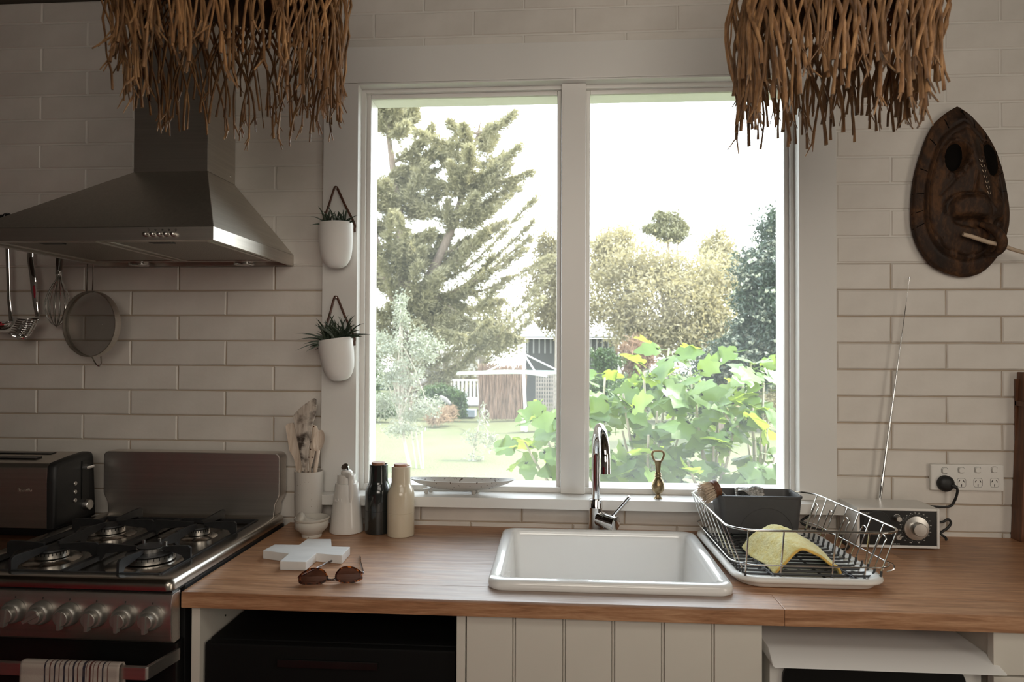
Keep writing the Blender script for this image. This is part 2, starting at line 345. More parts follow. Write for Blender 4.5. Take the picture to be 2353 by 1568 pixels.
def link(name, me, parent=None, solid=0, sub=0, wn=False):
    o = bpy.data.objects.new(name, me); COL.objects.link(o)
    if parent is not None: o.parent = parent
    if solid: m_ = o.modifiers.new('thick', 'SOLIDIFY'); m_.thickness = solid; m_.offset = 0
    if wn: m_ = o.modifiers.new('weighted_normals', 'WEIGHTED_NORMAL'); m_.keep_sharp = True
    if sub: m_ = o.modifiers.new('sub', 'SUBSURF'); m_.levels = sub; m_.render_levels = sub
    return o
def wloc(o):
    v = Vector((0, 0, 0))
    while o is not None: v = v + o.location; o = o.parent
    return v
def tag(o, label, cat, group=None):
    o['label'] = label; o['category'] = cat
    if group: o['group'] = group
    return o
def thing(name, loc, label, cat, group=None, rz=0):
    o = bpy.data.objects.new(name, None); o.empty_display_size = .05; COL.objects.link(o); o.location = loc; o.rotation_euler.z = rz
    return tag(o, label, cat, group)
def struct(o): o['kind'] = 'structure'; return o
def stuff(o): o['kind'] = 'stuff'; return o
def lab(o, t): o['label'] = t; return o
def text(name, body, size, loc, material, parent, rot=(PI / 2, 0, 0), ext=.0003, align='CENTER'):
    c = bpy.data.curves.new(name, 'FONT'); c.body = body; c.size = size; c.extrude = ext; c.align_x = align; c.align_y = 'CENTER'; c.resolution_u = 2
    o = bpy.data.objects.new(name, c); COL.objects.link(o); o.data.materials.append(material)
    if parent is not None: o.parent = parent; o.location = Vector(loc) - wloc(parent)
    else: o.location = loc
    me = bpy.data.meshes.new_from_object(o); bpy.data.objects.remove(o); m_ = link(name, me, parent)
    m_.location = Vector(loc) - wloc(parent); m_.rotation_euler = rot; return m_
def arc(c, r, a0, a1, n, plane='xz'):
    out = []
    for i in range(n + 1):
        a = a0 + (a1 - a0) * i / n; u, v = r * math.cos(a), r * math.sin(a)
        out.append({'xz': (c[0] + u, c[1], c[2] + v), 'xy': (c[0] + u, c[1] + v, c[2]), 'yz': (c[0], c[1] + u, c[2] + v)}[plane])
    return out
def rrect(x0, x1, y0, y1, r, n=6):
    p = []
    for cx, cy, a in ((x1 - r, y1 - r, 0), (x0 + r, y1 - r, PI / 2), (x0 + r, y0 + r, PI), (x1 - r, y0 + r, 1.5 * PI)):
        for i in range(n + 1): p.append((cx + r * math.cos(a + PI / 2 * i / n), cy + r * math.sin(a + PI / 2 * i / n)))
    return p
def loft(mb, rings, cap0=True, cap1=True):
    n = len(rings[0]); fs = []
    for j in range(len(rings) - 1):
        for i in range(n): fs.append((j * n + i, j * n + (i + 1) % n, (j + 1) * n + (i + 1) % n, (j + 1) * n + i))
    if cap0: fs.append(tuple(range(n))[::-1])
    if cap1: fs.append(tuple((len(rings) - 1) * n + i for i in range(n)))
    mb.add([p for r in rings for p in r], fs); return mb
def smoothpath(pts, n):
    pts = [Vector(p) for p in pts]; out = []
    for i in range(len(pts) - 1):
        p0 = pts[max(i - 1, 0)]; p1 = pts[i]; p2 = pts[i + 1]; p3 = pts[min(i + 2, len(pts) - 1)]
        for k in range(n):
            t = k / n
            out.append(.5 * ((2 * p1) + (p2 - p0) * t + (2 * p0 - 5 * p1 + 4 * p2 - p3) * t * t + (3 * p1 - p0 - 3 * p2 + p3) * t ** 3))
    out.append(pts[-1]); return out
T = .90      # height of the worktop
# ------------------------------------------------------------------ the room
CEIL = 2.497
def wall_with_opening(name, x0, x1, y0, y1, ox0, ox1, oz0, oz1, m):
    b = MB(); b.box(x0, ox0, y0, y1, -.5, CEIL); b.box(ox1, x1, y0, y1, -.5, CEIL); b.box(ox0, ox1, y0, y1, -.5, oz0); b.box(ox0, ox1, y0, y1, oz1, CEIL)
    return struct(b.build(name, m, smooth=0))
OX0, OX1, OZ0, OZ1 = -.600, .690, .985, 2.215
wall = wall_with_opening('wall_back', -3.6, 2.3, .0045, .15, OX0, OX1, OZ0, OZ1, M['mortar'])
# above the tiled courses the joints are filled almost flush and painted over
b = MB(); b.box(-3.59, OX0 - .0, .0024, .0046, 1.672, CEIL - .001); b.box(OX1, 2.29, .0024, .0046, 1.672, CEIL - .001); b.box(OX0, OX1, .0024, .0046, OZ1 + .002, CEIL - .001); b.build('painted_joint', M['paint'], wall, smooth=0)
ROWH, COLW, ROW0, COL0 = .07593, .30, 1.596, -1.0055
def brick_mesh(L, H, seed):
    r = random.Random(seed); b = MB(); nx, nz = 5, 2; g = .0032
    j = lambda a: r.uniform(-a, a)
    ring = []
    per = [(i, 0) for i in range(nx)] + [(nx, k) for k in range(nz)] + [(i, nz) for i in range(nx, 0, -1)] + [(0, k) for k in range(nz, 0, -1)]
    W_ = lambda i, k, ins: (ins + (L - 2 * ins) * i / nx, ins + (H - 2 * ins) * k / nz)
    front = {}
    vs = []; fs = []
    for k in range(nz + 1):
        for i in range(nx + 1):
            x, z = W_(i, k, g); front[(i, k)] = len(vs); vs.append((x + j(.0006), j(.0007), z + j(.0006)))
    o = len(vs)
    for (i, k) in per: x, z = W_(i, k, 0); vs.append((x + j(.0007), .003 + j(.0004), z + j(.0008)))
    o2 = len(vs)
    for (i, k) in per: x, z = W_(i, k, 0); vs.append((x, .012, z))
    for k in range(nz):
        for i in range(nx): fs.append((front[(i, k)], front[(i + 1, k)], front[(i + 1, k + 1)], front[(i, k + 1)]))
    n = len(per)
    for q in range(n):
        a, c = per[q], per[(q + 1) % n]
        fs.append((front[a], o + q, o + (q + 1) % n, front[c])); fs.append((o + q, o2 + q, o2 + (q + 1) % n, o + (q + 1) % n))
    me = bpy.data.meshes.new('brick'); me.from_pydata(vs, [], fs); me.materials.append(M['brick'])
    bm = bmesh.new(); bm.from_mesh(me); bmesh.ops.recalc_face_normals(bm, faces=bm.faces)
    if sum(f.normal.y for f in bm.faces if f.calc_center_median().y < .002) > 0: bmesh.ops.reverse_faces(bm, faces=bm.faces)
    bm.to_mesh(me); bm.free()
    me.polygons.foreach_set('use_smooth', [True] * len(me.polygons)); me.set_sharp_from_angle(angle=math.radians(24)); return me
JT = .0032
FULL = [brick_mesh(COLW - JT, ROWH - JT, 100 + i) for i in range(8)]
for i in range(-12, 10):
    z1 = ROW0 - ROWH * i; z0 = max(z1 - ROWH, .885); z1 = min(z1, CEIL)
    if z1 - z0 < .02: continue
    off = 0 if i % 2 == 0 else .15
    for k in range(-5, 10):
        x0 = COL0 + off + COLW * k; x1 = x0 + COLW
        if x1 < -2.0 or x0 > 1.55: continue
        segs = [(x0, x1)]
        if z0 < OZ1 - .01 and z1 > OZ0 + .01:
            segs = []
            if x0 < OX0 - .02: segs.append((x0, min(x1, OX0 - .01)))
            if x1 > OX1 + .02: segs.append((max(x0, OX1 + .01), x1))
        for a, c in segs:
            if c - a < .03: continue
            me = R.choice(FULL) if (abs(c - a - COLW) < 1e-6 and abs(z1 - z0 - ROWH) < 1e-6) else brick_mesh(c - a - JT, z1 - z0 - JT, R.random())
            o = link('brick', me, wall); o.location = (a + JT / 2, 0, z0 + JT / 2)
struct(MB().box(-3.6, 2.3, -3.3, .15, -.1, 0).build('floor', mat('dark_floorboards', (.075, .05, .034), .45, var=.2, scale=4, stretch=(1, 12, 1)), smooth=0))
sf = thing('sheen_sofa', (-2.4, -2.85, 0), 'red upholstered sofa behind the viewer, added unseen to give the stove a red sheen', 'sheen_sofa'); rf = mat('red_upholstery', (.55, .035, .045), .9, var=.15, scale=30)  # unseen seat added only so the stove reflects red
MB().box(-3.5, -1.1, -3.28, -2.35, .06, .44).build('seat', rf, sf, bevel=.03); MB().box(-3.5, -1.1, -3.28, -3.05, .44, .92).build('backrest', rf, sf, bevel=.04)
MB().box(-1.09, -.9, -3.28, -2.35, .06, .64).build('arm', rf, sf, bevel=.03)
sheen_rug = MB().box(-3.5, -.2, -2.30, -1.25, .0, .012).build('sheen_rug', mat('red_wool', (.60, .045, .05), .95, var=.2, scale=30), bevel=.004); tag(sheen_rug, 'red woollen rug added unseen behind the viewer to tint the stove', 'sheen_rug')  # unseen floor cover, added for red on the stove front
struct(MB().box(-3.6, 2.3, -3.3, .15, CEIL, CEIL + .1).build('ceiling', mat('dark_brown_ceiling', (.06, .05, .035), .6, var=.1), smooth=0))  # flat dark brown base colour
wm = mat('room_plaster', (.30, .27, .235), .7, var=.04)
struct(MB().box(-3.7, -3.6, -3.3, .15, 0, CEIL).build('wall_left', wm, smooth=0))
struct(MB().box(2.3, 2.4, -3.3, .15, 0, CEIL).build('wall_right', wm, smooth=0))
struct(MB().box(-3.7, 2.4, -3.4, -3.3, 0, CEIL).build('wall_front', wm, smooth=0))
struct(MB().hexa([(-4.2, .15, 2.52), (3, .15, 2.52), (3, .50, 2.43), (-4.2, .50, 2.43)], [(-4.2, .15, 2.60), (3, .15, 2.60), (3, .50, 2.51), (-4.2, .50, 2.51)]).build('roof', M['trimpaint'], smooth=0))  # unseen eave, added and sized to keep direct sun off the window
# architraves and sill
tp = M['trimpaint']
struct(MB().box(-.702, .787, -.019, .0044, 2.214, 2.322).build('trim_1', tp, bevel=.002))
struct(MB().box(-.702, OX0, -.018, .0044, .998, 2.2135).build('trim_2', tp, bevel=.002))
struct(MB().box(.687, .787, -.018, .0044, .998, 2.2135).build('trim_3', tp, bevel=.002))
sill = struct(MB().hexa([(-.706, -.064, .968), (.790, -.064, .968), (.790, .004, .968), (-.706, .004, .968)], [(-.706, -.064, .9975), (.790, -.064, .9975), (.790, .004, .9980), (-.706, .004, .9980)]).build('trim_4', tp, bevel=.002))
# window: fixed frame, centre post, glazing beads, two panes
def ring(mb, x0, x1, z0, z1, wd, y0, y1):
    mb.box(x0, x0 + wd, y0, y1, z0, z1); mb.box(x1 - wd, x1, y0, y1, z0, z1); mb.box(x0 + wd, x1 - wd, y0, y1, z0, z0 + wd); mb.box(x0 + wd, x1 - wd, y0, y1, z1 - wd, z1); return mb
win = ring(MB(), OX0, OX1 - .003, .9985, 2.2135, .016, .020, .12).build('window_1', tp, bevel=.0015); struct(win)
a = MB(); a.box(OX0 - .001, OX0 + .004, -.0185, .02, .9985, 2.2135); a.box(OX1 - .007, OX1 - .002, -.0185, .02, .9985, 2.2135); a.box(OX0, OX1 - .003, -.0185, .02, 2.2085, 2.2138)
a.build('reveal_lining', tp, win, bevel=.001)
a = MB(); a.box(OX0, OX1, -.0, .15, .975, .9982); a.build('inner_sill', tp, win, bevel=.001)
MB().box(.0085, .0805, .004, .12, .9985, 2.2085).build('centre_post', tp, win, bevel=.003)
for x0, x1 in ((OX0 + .0155, .0085), (.0805, OX1 - .0185)):
    bd = ring(MB(), x0, x1, 1.0, 2.198, .013, .034, .046).build('glazing_bead', tp, win, bevel=.003)
    ring(MB(), x0, x1, 1.0, 2.198, .010, .052, .12).build('outer_rebate', tp, win, bevel=.001)
    MB().box(x0 + .008, x1 - .008, .0465, .0515, 1.006, 2.190).build('pane', M['glass'], win, smooth=0)
# window furniture: small brown paint chips at the corners are left to the paint material

# ------------------------------------------------------------------ worktop, cabinets
wt = thing('worktop', (.38, -.30, .866), 'long oiled timber worktop with the white sink set into it', 'worktop')
XL, XR, YF = -.800, 1.62, -.592
SX0, SX1, SY0, SY1 = -.126, .352, -.508, -.1085
rows = [(-.0002, SY1), (SY1, -.244), (-.244, -.376), (-.376, SY0), (SY0, YF)]
ends = [[.62], [.86], [], [1.05], [.4555]]
for (ya, yb), en in zip(rows, ends):
    hole = yb >= SY0 - 1e-6 and ya <= SY1 + 1e-6
    xs = [XL] + en + [XR]
    if hole: pieces = [(XL, SX0)] + [(p, q) for p, q in zip([SX1] + en, en + [XR])]
    else: pieces = list(zip(xs[:-1], xs[1:]))
    for p, q in pieces:
        g = .0001
        MB().box(p + g, q - g, yb + g * .6, ya - g * .6, .866, T).build('plank', M['worktop'], wt, bevel=.0004 if yb > YF + .01 else .002)
lw = MB().box(-2.3, -1.352, YF, -.0002, .868, .904).build('worktop', M['worktopdark'], bevel=.002)
tag(lw, 'short dark timber worktop left of the stove, under the toaster', 'worktop')
cb = thing('base_cabinet', (-.50, -.3, 0), 'open white cabinet bay with pre-drilled side beside the stove', 'cabinet')
pl = MB().box(-.787, -.768, -.572, -.02, 0, .8655).build('side_panel', M['cream'], cb, bevel=.001)
b = MB()
for yy, zz in ((-.46, .80), (-.50, .77)): b.lathe([(.0022, 0), (.0022, .0015)], 10, (-.7682, yy, zz), 'x')
b.build('shelf_pin_hole', M['dark_ink'], cb)
MB().box(-.768, -.21, -.03, -.02, 0, .8655).build('back_panel', M['dark_ink'], cb)  # dark colour puts the unlit bay's shade into this panel
M['dull_black'] = mat('dull_black', (.004, .004, .004), .7, spec=.2)
ap = thing('appliance', (-.49, -.3, 0), 'black under-counter appliance in the dark bay below the worktop', 'appliance')
MB().box(-.764, -.214, -.535, -.06, .02, .780).build('body', M['dull_black'], ap, bevel=.004)
MB().box(-.764, -.214, -.560, -.537, .10, .780).build('door', M['dull_black'], ap, bevel=.006)
MB().box(-.60, -.38, -.566, -.560, .735, .752).build('handle_recess', M['black'], ap, bevel=.002)
sk = thing('sink_cabinet', (.11, -.3, 0), 'cream tongue-and-groove cupboard under the sink', 'cabinet')
c = MB(); c.box(-.2105, -.192, -.572, -.02, .02, .8655); c.box(.400, .4185, -.550, -.02, .02, .8655); c.box(-.192, .40, -.55, -.02, .02, .04); c.build('carcass', M['cream'], sk, bevel=.001)
dr = MB().box(-.1895, .4175, -.565, -.552, .06, .862).build('door', M['cream'], sk, bevel=.001)
px = [1072, 1181, 1296, 1409, 1523, 1638, 1751]
gx = [P(q, 1500, y=-.572).x for q in px]
for i in range(6):
    o = MB().box(gx[i] + (.0035 if i else 0), gx[i + 1] - (.0035 if i < 5 else 0), -.5735, -.5652, .06, .862).build('board', M['cream'], dr, bevel=.002)
for i in range(1, 6):
    MB().tube([(gx[i], -.5690, .061), (gx[i], -.5690, .861)], .0024, 8).build('bead', M['cream'], dr)
wa = thing('washing_machine', (.655, -.3, 0), 'white-lidded appliance with black round-cornered door under the right worktop', 'appliance')
x0, x1 = P(1762, 1490, y=-.55).x, P(2276, 1500, y=-.55).x
xq = P(2283, 1500, y=-.575).x - .003; wpl = mat('glossy_white_lid', (.84, .84, .83), .28)
zt_, zl_ = P(2000, 1494, y=-.548).z, P(2000, 1544, y=-.600).z
b = MB(); lo = [(x0, -.57, .8185), (x1, -.57, .8185), (x1, -.06, .826), (x0, -.06, .826)]
b.add([(x0 - .002, -.600, .7735 - .7735 + zl_), (x1 + .006, -.600, .7735 - .7735 + zl_), (x1 - .004, -.548, .8180 - .8180 + zt_), (x0 + .003, -.548, .8180 - .8180 + zt_), (xq, -.06, zt_ + .004), (x0 + .003, -.06, zt_ + .004), (xq, -.06, zl_ - .001), (x0, -.06, zl_ - .001)],
      [(0, 1, 2, 3), (3, 2, 4, 5), (5, 4, 6, 7), (7, 6, 1, 0), (0, 3, 5, 7), (1, 6, 4, 2)])
b.build('lid', wpl, wa, bevel=.004)
MB().box(x0 + .006, xq - .004, -.548, -.06, .02, zl_ - .0025).build('body', M['whiteplastic'], wa, bevel=.003)
d = MB(); d.prism(rrect(x0 + .03, x1 - .05, .10, zl_ - .005, .035), -.556, -.5485, 'y'); d.build('door', M['black'], wa, bevel=.002)
xm = P(2028, 1553, y=-.562).x
MB().box(xm - .014, xm + .014, -.564, -.5565, zl_ - .0125, zl_ - .009).build('latch', M['aluminium'], wa, bevel=.001)
dc = thing('drawer_cabinet', (1.2, -.3, 0), 'cream drawer unit at the right end of the counter', 'cabinet')
xd = P(2283, 1500, y=-.575).x
MB().box(xd + .004, 1.6, -.553, -.02, .02, .8655).build('carcass', M['cream'], dc, bevel=.001)
MB().box(xd, 1.6, -.575, -.555, .7765, .8625).build('drawer_front', M['cream'], dc, bevel=.002)
MB().box(xd, 1.6, -.575, -.555, .42, .7725).build('drawer_front', M['cream'], dc, bevel=.002)
MB().box(xd, 1.6, -.575, -.555, .06, .416).build('drawer_front', M['cream'], dc, bevel=.002)

# ------------------------------------------------------------------ stove
sv = thing('stove', (-1.074, -.31, 0), 'stainless steel gas stove with six knobs and a black oven', 'stove')
X0, X1 = -1.345, -.803
MB().box(X0 + .003, X1 - .003, -.565, -.03, .05, .905).build('body', M['blackplastic'], sv, bevel=.003)
# hob: a pressed tray with rounded rim and a sunken deck
hb = MB(); r0 = lambda i, z, r: [(x, y, z) for x, y in rrect(X0 + i, X1 - i, -.622 + i, -.03 - i * .3, r, 5)]
well = lambda i, z: [(x, y, z) for x, y in rrect(X0 + .040 + i, X1 - .040 - i, -.588 + i, -.100 - i, .03, 5)]
loft(hb, [r0(0, .911, .016), r0(0, .922, .016), r0(.003, .9295, .016), r0(.009, .933, .016), r0(.016, .9335, .016), well(0, .9335), well(.003, .9315), well(.008, .921), well(.012, .920)])
hob = hb.build('hob_top', M['hob'], sv, smooth=50)
MB().box(X0 + .004, X1 - .004, -.612, -.04, .9045, .9115).build('shadow_gap', M['black'], sv)
pf = [(-.590, .8), (-.612, .800), (-.6215, .806), (-.6255, .83), (-.6265, .855), (-.6245, .885), (-.619, .9035), (-.612, .9045), (-.59, .9045)]
cp = MB().prism(pf, X0 + .001, X1 + .001, 'x').build('control_panel', M['steel_h'], sv, bevel=.002, smooth=50)
def knob(x, z, ang):
    y = -.6258
    k = MB().lathe([(.0245, 0), (.0245, .004), (.0235, .012), (.0205, .017), (.019, .018)], 32, (x, y, z), 'y').build('knob', M['metalgrey'], cp, smooth=40)
    g = MB(Matrix.Translation((x, y - .018, z)) @ Matrix.Rotation(ang, 4, 'Y'))
    g.lathe([(.0165, 0), (.016, .010), (.0145, .0115), (.001, .0118)], 28, (0, 0, 0), 'y'); g.prism([(-.0035, -.0225), (.0035, -.0225), (.0042, .015), (-.0042, .015)], -.002, -.0150, 'y')
    g.build('knob_grip', M['metalgrey'], k, bevel=.0008, smooth=40)
    MB().box(x - .0005, x + .0005, y - .0004, y + .002, z + .027, z + .031).build('index_mark', M['dark_ink'], k)
for pxk, pyk, an in ((27, 1405, .1), (90, 1408, 1.05), (152, 1412, .05), (214, 1415, .05), (280, 1418, .02), (343, 1421, 0)):
    q = P(pxk + 6, pyk, y=-.628); knob(q.x, q.z, an)
# splashback with a lip, folded base and a row of vents
sp = [(-.012, .932), (-.052, .934), (-.056, .975), (-.064, .985), (-.064, 1.100), (-.060, 1.110), (-.050, 1.115), (-.012, 1.115)]
b = MB(); xa, xb = X0 + .002, X1 - .004
fo = [(xa + .016, .932), (xa + .013, .965), (xa + .004, .982), (xa, .992)] + [(xa + .016 - .016 * math.cos(i * PI / 12), 1.099 + .016 * math.sin(i * PI / 12)) for i in range(7)]
fo = fo + [(xa + xb - x, z) for x, z in fo[::-1]]
b.prism(fo, -.064, -.014, 'y')
spb = b.build('splashback', M['steel_h'], sv, bevel=.004, smooth=50)
for i in range(11):
    xx = X0 + .05 + i * .043; MB().box(xx, xx + .034, -.0585, -.052, .9385, .9405).build('vent_slot', M['aluminium'], spb)
def burner(x, y, r, dual=False):
    z = .9205
    ds = MB().lathe([(r * 1.75, 0), (r * 1.6, .003), (r * 1.35, .0065), (r * 1.15, .006), (r * .9, .004)], 36, (x, y, z)).build('burner', M['hob'], sv, smooth=50)
    b = MB(); nn = 40; vs = []
    prof = [(r * .82, .005), (r, .008), (r * 1.0, .0205), (r * .93, .0215)]
    b.lathe(prof, nn, (x, y, z)); b.build('flame_ring', M['aluminium'], ds, smooth=40)
    b = MB()
    for i in range(28):
        a = 2 * PI * i / 28; b.M = Matrix.Translation((x, y, z)) @ Matrix.Rotation(a, 4, 'Z'); b.box(r * .985, r * 1.006, -.0011, .0011, .015, .0212)
    stuff(b.build('flame_port', M['black'], ds))
    MB().lathe([(r * .9, .0212), (r * .985, .0235), (r * .96, .0265), (r * .5, .0285), (.001, .029)], 36, (x, y, z)).build('burner_cap', M['iron'], ds, smooth=40)
    if dual:
        MB().lathe([(r * .55, .0265), (r * .56, .036), (r * .5, .038)], 30, (x, y, z)).build('inner_ring', M['aluminium'], ds, smooth=40)
        MB().lathe([(r * .54, .0375), (r * .56, .0395), (r * .3, .041), (.001, .041)], 30, (x, y, z)).build('inner_cap', M['iron'], ds, smooth=40)
        for a in (.3, 1.5, 2.6): MB().box(x + .6 * r * math.cos(a) - .003, x + .6 * r * math.cos(a) + .003, y + .6 * r * math.sin(a) - .003, y + .6 * r * math.sin(a) + .003, z + .027, z + .047).build('flame_lug', M['aluminium'], ds, bevel=.001)
BUR = [(-1.195, -.245, .036, False), (-.950, -.245, .027, False), (-1.190, -.462, .035, False), (-.945, -.468, .053, True)]
for q in BUR: burner(*q)
def support(xl, xr, bs):
    b = MB(); yl, yr = -.583, -.112
    for y in (yl, yr): b.box(xl, xr, y - .004, y + .004, .9225, .9345)
    for x in (xl, xr): b.box(x - .004, x + .004, yl, yr, .9225, .9345)
    fr = b.build('pan_support', M['iron'], sv, bevel=.0015)
    for (bx, by, r, _) in bs:
        for dx, dy in ((1, 0), (-1, 0), (0, 1), (0, -1)):
            L = (xr - bx if dx > 0 else bx - xl) if dx else (yr - by if dy > 0 else by - yl)
            if dy and ((dy > 0) == (by < -.35)): L = abs(by + .355)
            s_ = Matrix.Translation((bx, by, 0)) @ Matrix.Rotation(math.atan2(dy, dx), 4, 'Z')
            f = MB(s_); f.prism([(r * .55, .958), (r * .55, .951), (r * 1.1, .945), (L - .018, .9395), (L - .006, .9225), (L + .004, .9225), (L + .004, .957), (L - .003, .962), (L - .03, .962)], -.0032, .0032, 'y')
            f.build('support_finger', M['iron'], fr, bevel=.001)
support(X0 + .048, -1.078, (BUR[0], BUR[2])); support(-1.070, X1 - .048, (BUR[1], BUR[3]))
dv = MB().box(X0 + .002, X1 - .002, -.600, -.566, .14, .794).build('oven_door', M['black'], sv, bevel=.004)
MB().box(X0 + .06, X1 - .06, -.6015, -.5995, .25, .68).build('oven_glass', mat('black_oven_glass', (.008, .008, .008), .08), dv, bevel=.001)
q = P(338, 1547, y=-.688); hz = q.z; hx = q.x
h = MB(); h.prism([(X0 + .03, -.600), (X0 + .03, -.694), (hx, -.694), (hx + .004, -.690), (hx + .018, -.600), (hx + .012, -.600), (hx - .004, -.684), (X0 + .036, -.684), (X0 + .036, -.600)], hz - .0125, hz + .0125, 'z')
h.build('oven_handle', M['steel_h'], dv, bevel=.0015)
tw = thing('tea_towel', (0, 0, 0), 'striped linen tea towel draped over the oven handle', 'towel')
tx0, tx1 = P(46, 1530, y=-.70).x, P(273, 1540, y=-.70).x
tw.location = ((tx0 + tx1) / 2, -.69, hz + .016)
path = [(-.679, hz - .20), (-.6795, hz - .03), (-.6805, hz + .010), (-.684, hz + .0165), (-.690, hz + .018), (-.696, hz + .0165), (-.6985, hz + .010), (-.6995, hz - .03), (-.702, hz - .10), (-.703, hz - .26)]
b = MB(); nu = 40
def tf(u, v):
    i = v * (len(path) - 1); k = min(int(i), len(path) - 2); f = i - k
    y = path[k][0] * (1 - f) + path[k + 1][0] * f; z = path[k][1] * (1 - f) + path[k + 1][1] * f
    wv = .0022 * math.sin(u * 19) * max(0, (hz + .01 - z)) / .1 * (1 if v > .5 else -.4)
    return (tx0 + (tx1 - tx0) * u, y - wv, z)
b.grid(tf, nu, len(path) - 1)
def cloth_uv(o, nu, nv):
    me = o.data; uv = me.uv_layers.new(name='UVMap')
    for p in me.polygons:
        for li in p.loop_indices:
            vi = me.loops[li].vertex_index; uv.data[li].uv = ((vi % (nu + 1)) / nu, (vi // (nu + 1)) / nv)
o = b.build('cloth', M['teatowel'], tw, smooth=80, recalc=False); cloth_uv(o, nu, len(path) - 1)
o.modifiers.new('thick', 'SOLIDIFY').thickness = .002

# ------------------------------------------------------------------ toaster
to = thing('toaster', (-1.56, -.145, .904), 'brushed steel toaster with black control end beside the stove', 'toaster')
tpf = [(-.228, .926), (-.230, 1.05), (-.228, 1.092), (-.218, 1.103), (-.150, 1.112), (-.095, 1.1165), (-.080, 1.113), (-.074, 1.098), (-.062, .926)]
MB().prism(tpf, -1.76, -1.388, 'x').build('shell', M['steel'], to, bevel=.003, smooth=50)
ec = MB(); inf = [(p[0] * 1.0, p[1]) for p in tpf]
sh = lambda k: [((p[0] + .145) * k - .145, (p[1] - 1.02) * k + 1.02) for p in tpf]
loft(ec, [[(-1.3878, y, z) for y, z in sh(1.012)], [(-1.372, y, z) for y, z in sh(1.012)], [(-1.366, y, z) for y, z in sh(.97)], [(-1.364, y, z) for y, z in sh(.90)]])
end = ec.build('end_cap', M['blackplastic'], to, smooth=50)
MB().box(-1.75, -1.372, -.222, -.070, .9045, .926).build('base', M['black'], to, bevel=.004)
for ya, yb in ((-.190, -.168), (-.135, -.113)):
    MB().hexa([(-1.70, ya, 1.1085), (-1.452, ya, 1.1085), (-1.452, yb, 1.1085), (-1.70, yb, 1.1085)], [(-1.70, ya, 1.1115 + (ya + .19) * .09), (-1.452, ya, 1.1115 + (ya + .19) * .09), (-1.452, yb, 1.1135 + (ya + .19) * .07), (-1.70, yb, 1.1135 + (ya + .19) * .07)]).build('bread_slot', M['black'], to)
MB().box(-1.3645, -1.3615, -.128, -.100, .985, 1.095).build('lever_slot', M['black'], end)
MB().box(-1.362, -1.346, -.130, -.098, 1.072, 1.080).build('lever', M['chrome'], end, bevel=.002)
for z in (1.036, 1.012, .988): MB().lathe([(.0062, 0), (.0062, .003), (.005, .0042), (.001, .0042)], 20, (-1.365, -.154, z), 'x').build('button', M['aluminium'], end, smooth=40)
MB().lathe([(.016, 0), (.015, .012), (.0135, .014), (.001, .014)], 28, (-1.3645, -.108, .966), 'x').build('browning_dial', M['aluminium'], end, smooth=40)
text('brand_lettering', 'Breville', .014, (-1.452, -.2302, 1.03), M['steel_dark'], to)

# ------------------------------------------------------------------ range hood
hd = thing('range_hood', (-1.092, -.2, 1.668), 'stainless steel chimney range hood on the brick wall above the stove', 'range hood')
HX0, HX1, HY = -1.394, -.796, -.480
Z0, Z1, Z2 = 1.6705, 1.7025, 1.917
b = MB()
b.add([(HX0, HY, Z1), (HX1, HY, Z1), (HX1, -.001, Z1), (HX0, -.001, Z1), (-1.197, -.163, Z2), (-.981, -.163, Z2), (-.981, -.001, Z2), (-1.197, -.001, Z2)], [(0, 1, 5, 4), (1, 2, 6, 5), (3, 0, 4, 7), (4, 5, 6, 7), (2, 3, 7, 6), (0, 3, 2, 1)])
b.build('canopy', M['steel_dark'], hd, bevel=.0015)
b = MB(); t_ = .012
for bx in ((HX0, HX1, HY, HY + t_), (HX0, HX1, -t_ - .001, -.001), (HX0, HX0 + t_, HY + t_, -t_), (HX1 - t_, HX1, HY + t_, -t_)): b.box(*bx, Z0, Z1 - .0004)
fa = b.build('fascia', M['steel'], hd, bevel=.001)
un = MB().box(HX0 + .012, HX1 - .012, HY + .012, -.012, Z0 + .010, Z0 + .016).build('underside', M['steel_dark'], hd)
for xa, xb in ((HX0 + .03, -1.105), (-1.085, HX1 - .03)):
    fl = ring(MB(), xa, xb, HY + .035, -.085, .010, 0, .006); fl.v = [(p[0], p[2], Z0 + .003 + p[1]) for p in fl.v]
    fl = fl.build('grease_filter', M['steel'], hd, bevel=.001)
    MB().box(xa + .011, xb - .011, HY + .046, -.096, Z0 + .0055, Z0 + .0095).build('filter_mesh', mat('filter_mesh', (.34, .31, .27), .45, .9, bump=1., bscale=260, bdist=.003), fl)
    MB().box((xa + xb) / 2 - .028, (xa + xb) / 2 + .028, HY + .05, HY + .072, Z0 + .003, Z0 + .006).build('filter_latch', M['blackplastic'], fl, bevel=.001)
for q in (320, 561):
    p = P(q, 606, y=-.055)
    L = MB().lathe([(.029, .010), (.029, -.002), (.026, -.0045), (.020, -.003)], 28, (p.x, -.055, Z0), cap=False).build('hood_lamp', M['chrome'], hd, smooth=40)
    MB().lathe([(.021, -.002), (.012, -.0045), (.001, -.005)], 24, (p.x, -.055, Z0)).build('lamp_glass', mat('frosted_lamp_glass', (.5, .48, .44), .3), L, smooth=60)
